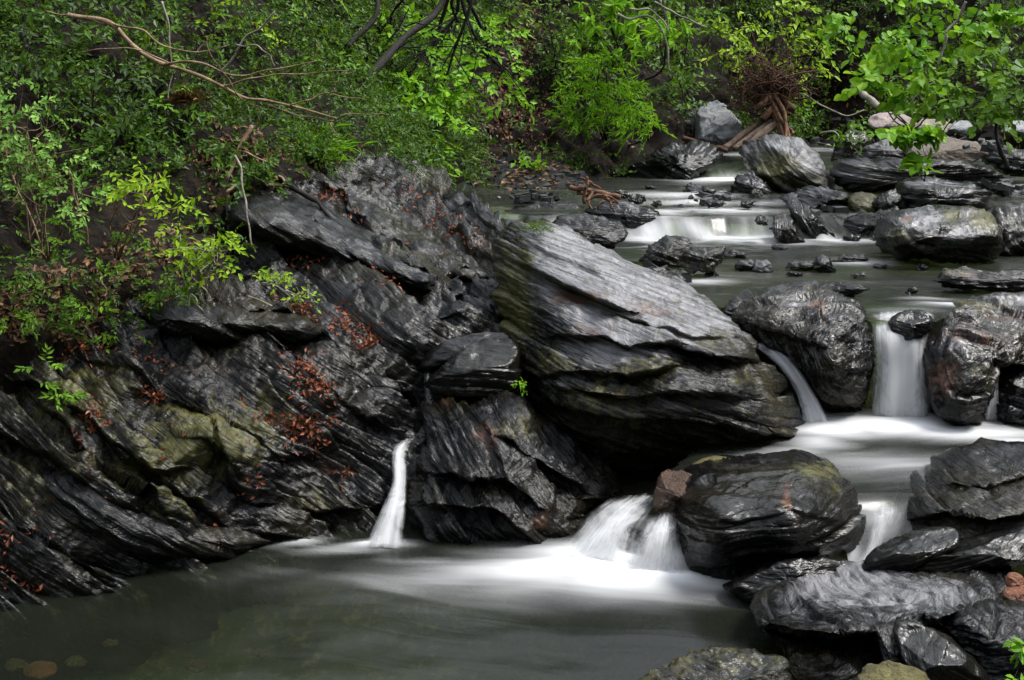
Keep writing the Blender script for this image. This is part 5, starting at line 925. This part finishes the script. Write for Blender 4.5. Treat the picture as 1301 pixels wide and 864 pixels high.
wood('exposed_root', 'dark root running down the bedrock edge beneath the grass tuft', 'root', [([(345, 212, 13.2), (370, 235, 13.), (395, 250, 12.9), (415, 268, 12.7), (425, 285, 12.5)], .05, .015)], BARK_DARK, 12)
wood('tree_limb', 'dark forked limb against the leaves left of the leaning trunk', 'branch', [([(440, 60, 18.), (470, 30, 18.4), (480, 5, 18.6), (470, -30, 18.8)], .05, .04), ([(492, 55, 19), (505, 40, 19), (515, 20, 19.), (520, 10, 19)], .012, .006), ([(512, 32, 19), (540, 30, 19.), (560, 33, 19.)], .012, .006), ([(505, 65, 18.8), (515, 55, 18.8), (528, 50, 18.8)], .010, .005)], BARK_DARK, 13)
wood('dead_branch', 'pale bare branch bent over the large-leaved bush at the top', 'branch', [([(785, 18, 22.6), (800, 24, 22.6), (825, 22, 22.6), (840, 35, 22.6), (848, 60, 22.6), (852, 92, 22.6)], .020, .012), ([(800, 12, 22.6), (830, 14, 22.6), (850, 40, 22.5)], .018, .008), ([(830, 2, 22.6), (860, 18, 22.6), (900, 35, 22.5)], .03, .015), ([(838, 0, 22.6), (845, 20, 22.6), (850, 40, 22.6)], .018, .010)], BARK_PALE, 14)
wood('dead_branch', 'pale bare stem hanging down among the leaves at top right', 'branch', [([(1228, 0, 13.4), (1218, 22, 13.4), (1204, 38, 13.4), (1200, 55, 13.4), (1196, 72, 13.4), (1190, 84, 13.4)], .014, .009)], BARK_PALE, 15)
wood('dead_branch', 'dark twig hanging down from the leafy branch over the right bank', 'twig', [([(1260, 108, 15), (1245, 128, 15), (1225, 140, 15), (1222, 146, 15)], .012, .005)], BARK_DARK, 16)
wood('dead_branch', 'dark bent stem rising from the grey ledge rock at the right edge', 'branch', [([(1280, 215, 18), (1272, 190, 18), (1266, 165, 18), (1270, 140, 17.8)], .05, .02)], BARK_DARK, 26)
wood('dead_branch', 'dark zigzag twig crossing in front of the yellowish stone', 'twig', [([(1165, 176, 20), (1178, 160, 20), (1195, 168, 20), (1210, 150, 20)], .014, .006)], BARK_DARK, 27)
wood('dead_branch', 'thin twig slanting up behind the smooth pinkish stone', 'twig', [([(1130, 145, 20.5), (1150, 138, 20.5), (1165, 122, 20.5)], .014, .006)], BARK_PALE, 28)
wood('fallen_log', 'grey fallen log leaning on the dark bank right of the stump', 'log', [([(1086, 108, 27), (1098, 120, 26.6), (1116, 137, 26.2)], .10, .09)], BARK_PALE, 17)
wood('dead_branch', 'thin bare branch bowed over the dark bank right of the stump', 'branch', [([(1020, 118, 26.4), (1045, 135, 26.2), (1075, 147, 26), (1098, 140, 26)], .014, .010), ([(1042, 170, 25.8), (1060, 168, 25.6), (1070, 180, 25.4)], .018, .012)], BARK_PALE, 18)
wood('driftwood', 'orange brown driftwood stranded on the black wedge rock', 'driftwood', [([(742, 258, 18.4), (744, 240, 18.4), (745, 225, 18.4)], .035, .03), ([(725, 238, 18.8), (745, 241, 18.6), (770, 246, 18.5), (788, 250, 18.4)], .05, .045), ([(735, 246, 18.7), (760, 250, 18.5), (784, 256, 18.3)], .04, .03), ([(745, 255, 18.2), (760, 248, 18.2), (775, 250, 18.1), (785, 258, 18.)], .03, .015), ([(770, 250, 18.1), (762, 260, 18.), (760, 268, 18.)], .022, .01), ([(775, 250, 18.1), (776, 262, 18.), (782, 268, 18.)], .02, .01), ([(736, 225, 18.6), (750, 232, 18.6), (762, 240, 18.6)], .018, .012), ([(752, 244, 18.4), (748, 256, 18.2), (752, 264, 18.1)], .02, .008)], BARK_ORANGE, 19)
for k, (pts, a, lab) in enumerate([([(920, 188, 25.4), (950, 166, 25.9), (978, 148, 26.3)], .085, 'leftmost weathered log leaning below the uprooted stump'), ([(932, 190, 25.3), (962, 166, 25.8), (986, 150, 26.2)], .075, 'second weathered log from the left below the uprooted stump'), ([(942, 190, 25.2), (972, 166, 25.7), (992, 154, 26.1)], .09, 'reddish weathered log in the middle of the bundle below the stump'), ([(962, 178, 25.5), (980, 164, 25.8), (994, 154, 26.1)], .065, 'short weathered log at the right end of the bundle below the stump'), ([(868, 176, 25.6), (890, 182, 25.5), (925, 192, 25.3)], .07, 'dark fallen log lying in front of the light grey upright boulder')]):
    wood('weathered_log', lab, 'log', [(pts, a, a * .85)], BARK_LOG if k != 4 else BARK_ROOT, 30 + k, 'logs below the uprooted stump' if k < 4 else None)
st = empty('uprooted_stump', P(990, 180, 26.), 'splintered orange tree stump with its matted root plate facing up the bank', 'stump')
off = __import__('mathutils').Matrix.Translation([-v for v in st.location])
mb = MB(); rs = np.random.default_rng(45)
for k in range(22):
    j = rs.normal(size=4) * np.array([4, 4, 7, 8]); dy = rs.normal() * .12
    mb.tube([P(1003 + j[0] * .6, 186 - abs(j[1]) * 2, 25.5 + dy), P(997 + j[1], 165, 25.8 + dy), P(989 + j[2], 143, 26.1 + dy), P(981 + j[3], 122, 26.3 + dy)], .028, .06, 6, n=12, wig=.025, seed=k)
for a, b, r in (((970, 150), (985, 128), .10), ((1010, 140), (996, 124), .09), ((960, 140), (978, 120), .09)): mb.tube([P(a[0], a[1], 26.), P((a[0] + b[0]) / 2, (a[1] + b[1]) / 2 + 3, 26.), P(b[0], b[1], 26.2)], r, r * .8, 7, wig=.03)
o = mb.build('trunk', BARK_ORANGE); o.parent = st; o.data.transform(off)
mb = MB(); rs = np.random.default_rng(44)
for k in range(420):
    a = P(980 + rs.normal() * 20, 108 + rs.normal() * 18, 26.3 + rs.normal() * .25); d = unit(rs.normal(size=3) * np.array([1, .5, 1])); b = a + d * rs.uniform(.3, .8) + rs.normal(size=3) * .1
    mb.tube([a, (a + b) / 2 + rs.normal(size=3) * .12, b], .013, .005, 3, n=6)
for k in range(26):
    a = P(975 + rs.normal() * 12, 115 + rs.normal() * 14, 26.3); q = (rs.choice([-1, 1]) * rs.uniform(30, 62), rs.normal() * 18 - 6); b = P(978 + q[0], 108 + q[1], 26.2)
    mb.tube([a, (a + b) / 2 + rs.normal(size=3) * .2, b], .03, .008, 5, n=9)
o = mb.build('root_mass', BARK_ROOT); o.parent = st; o.data.transform(off)
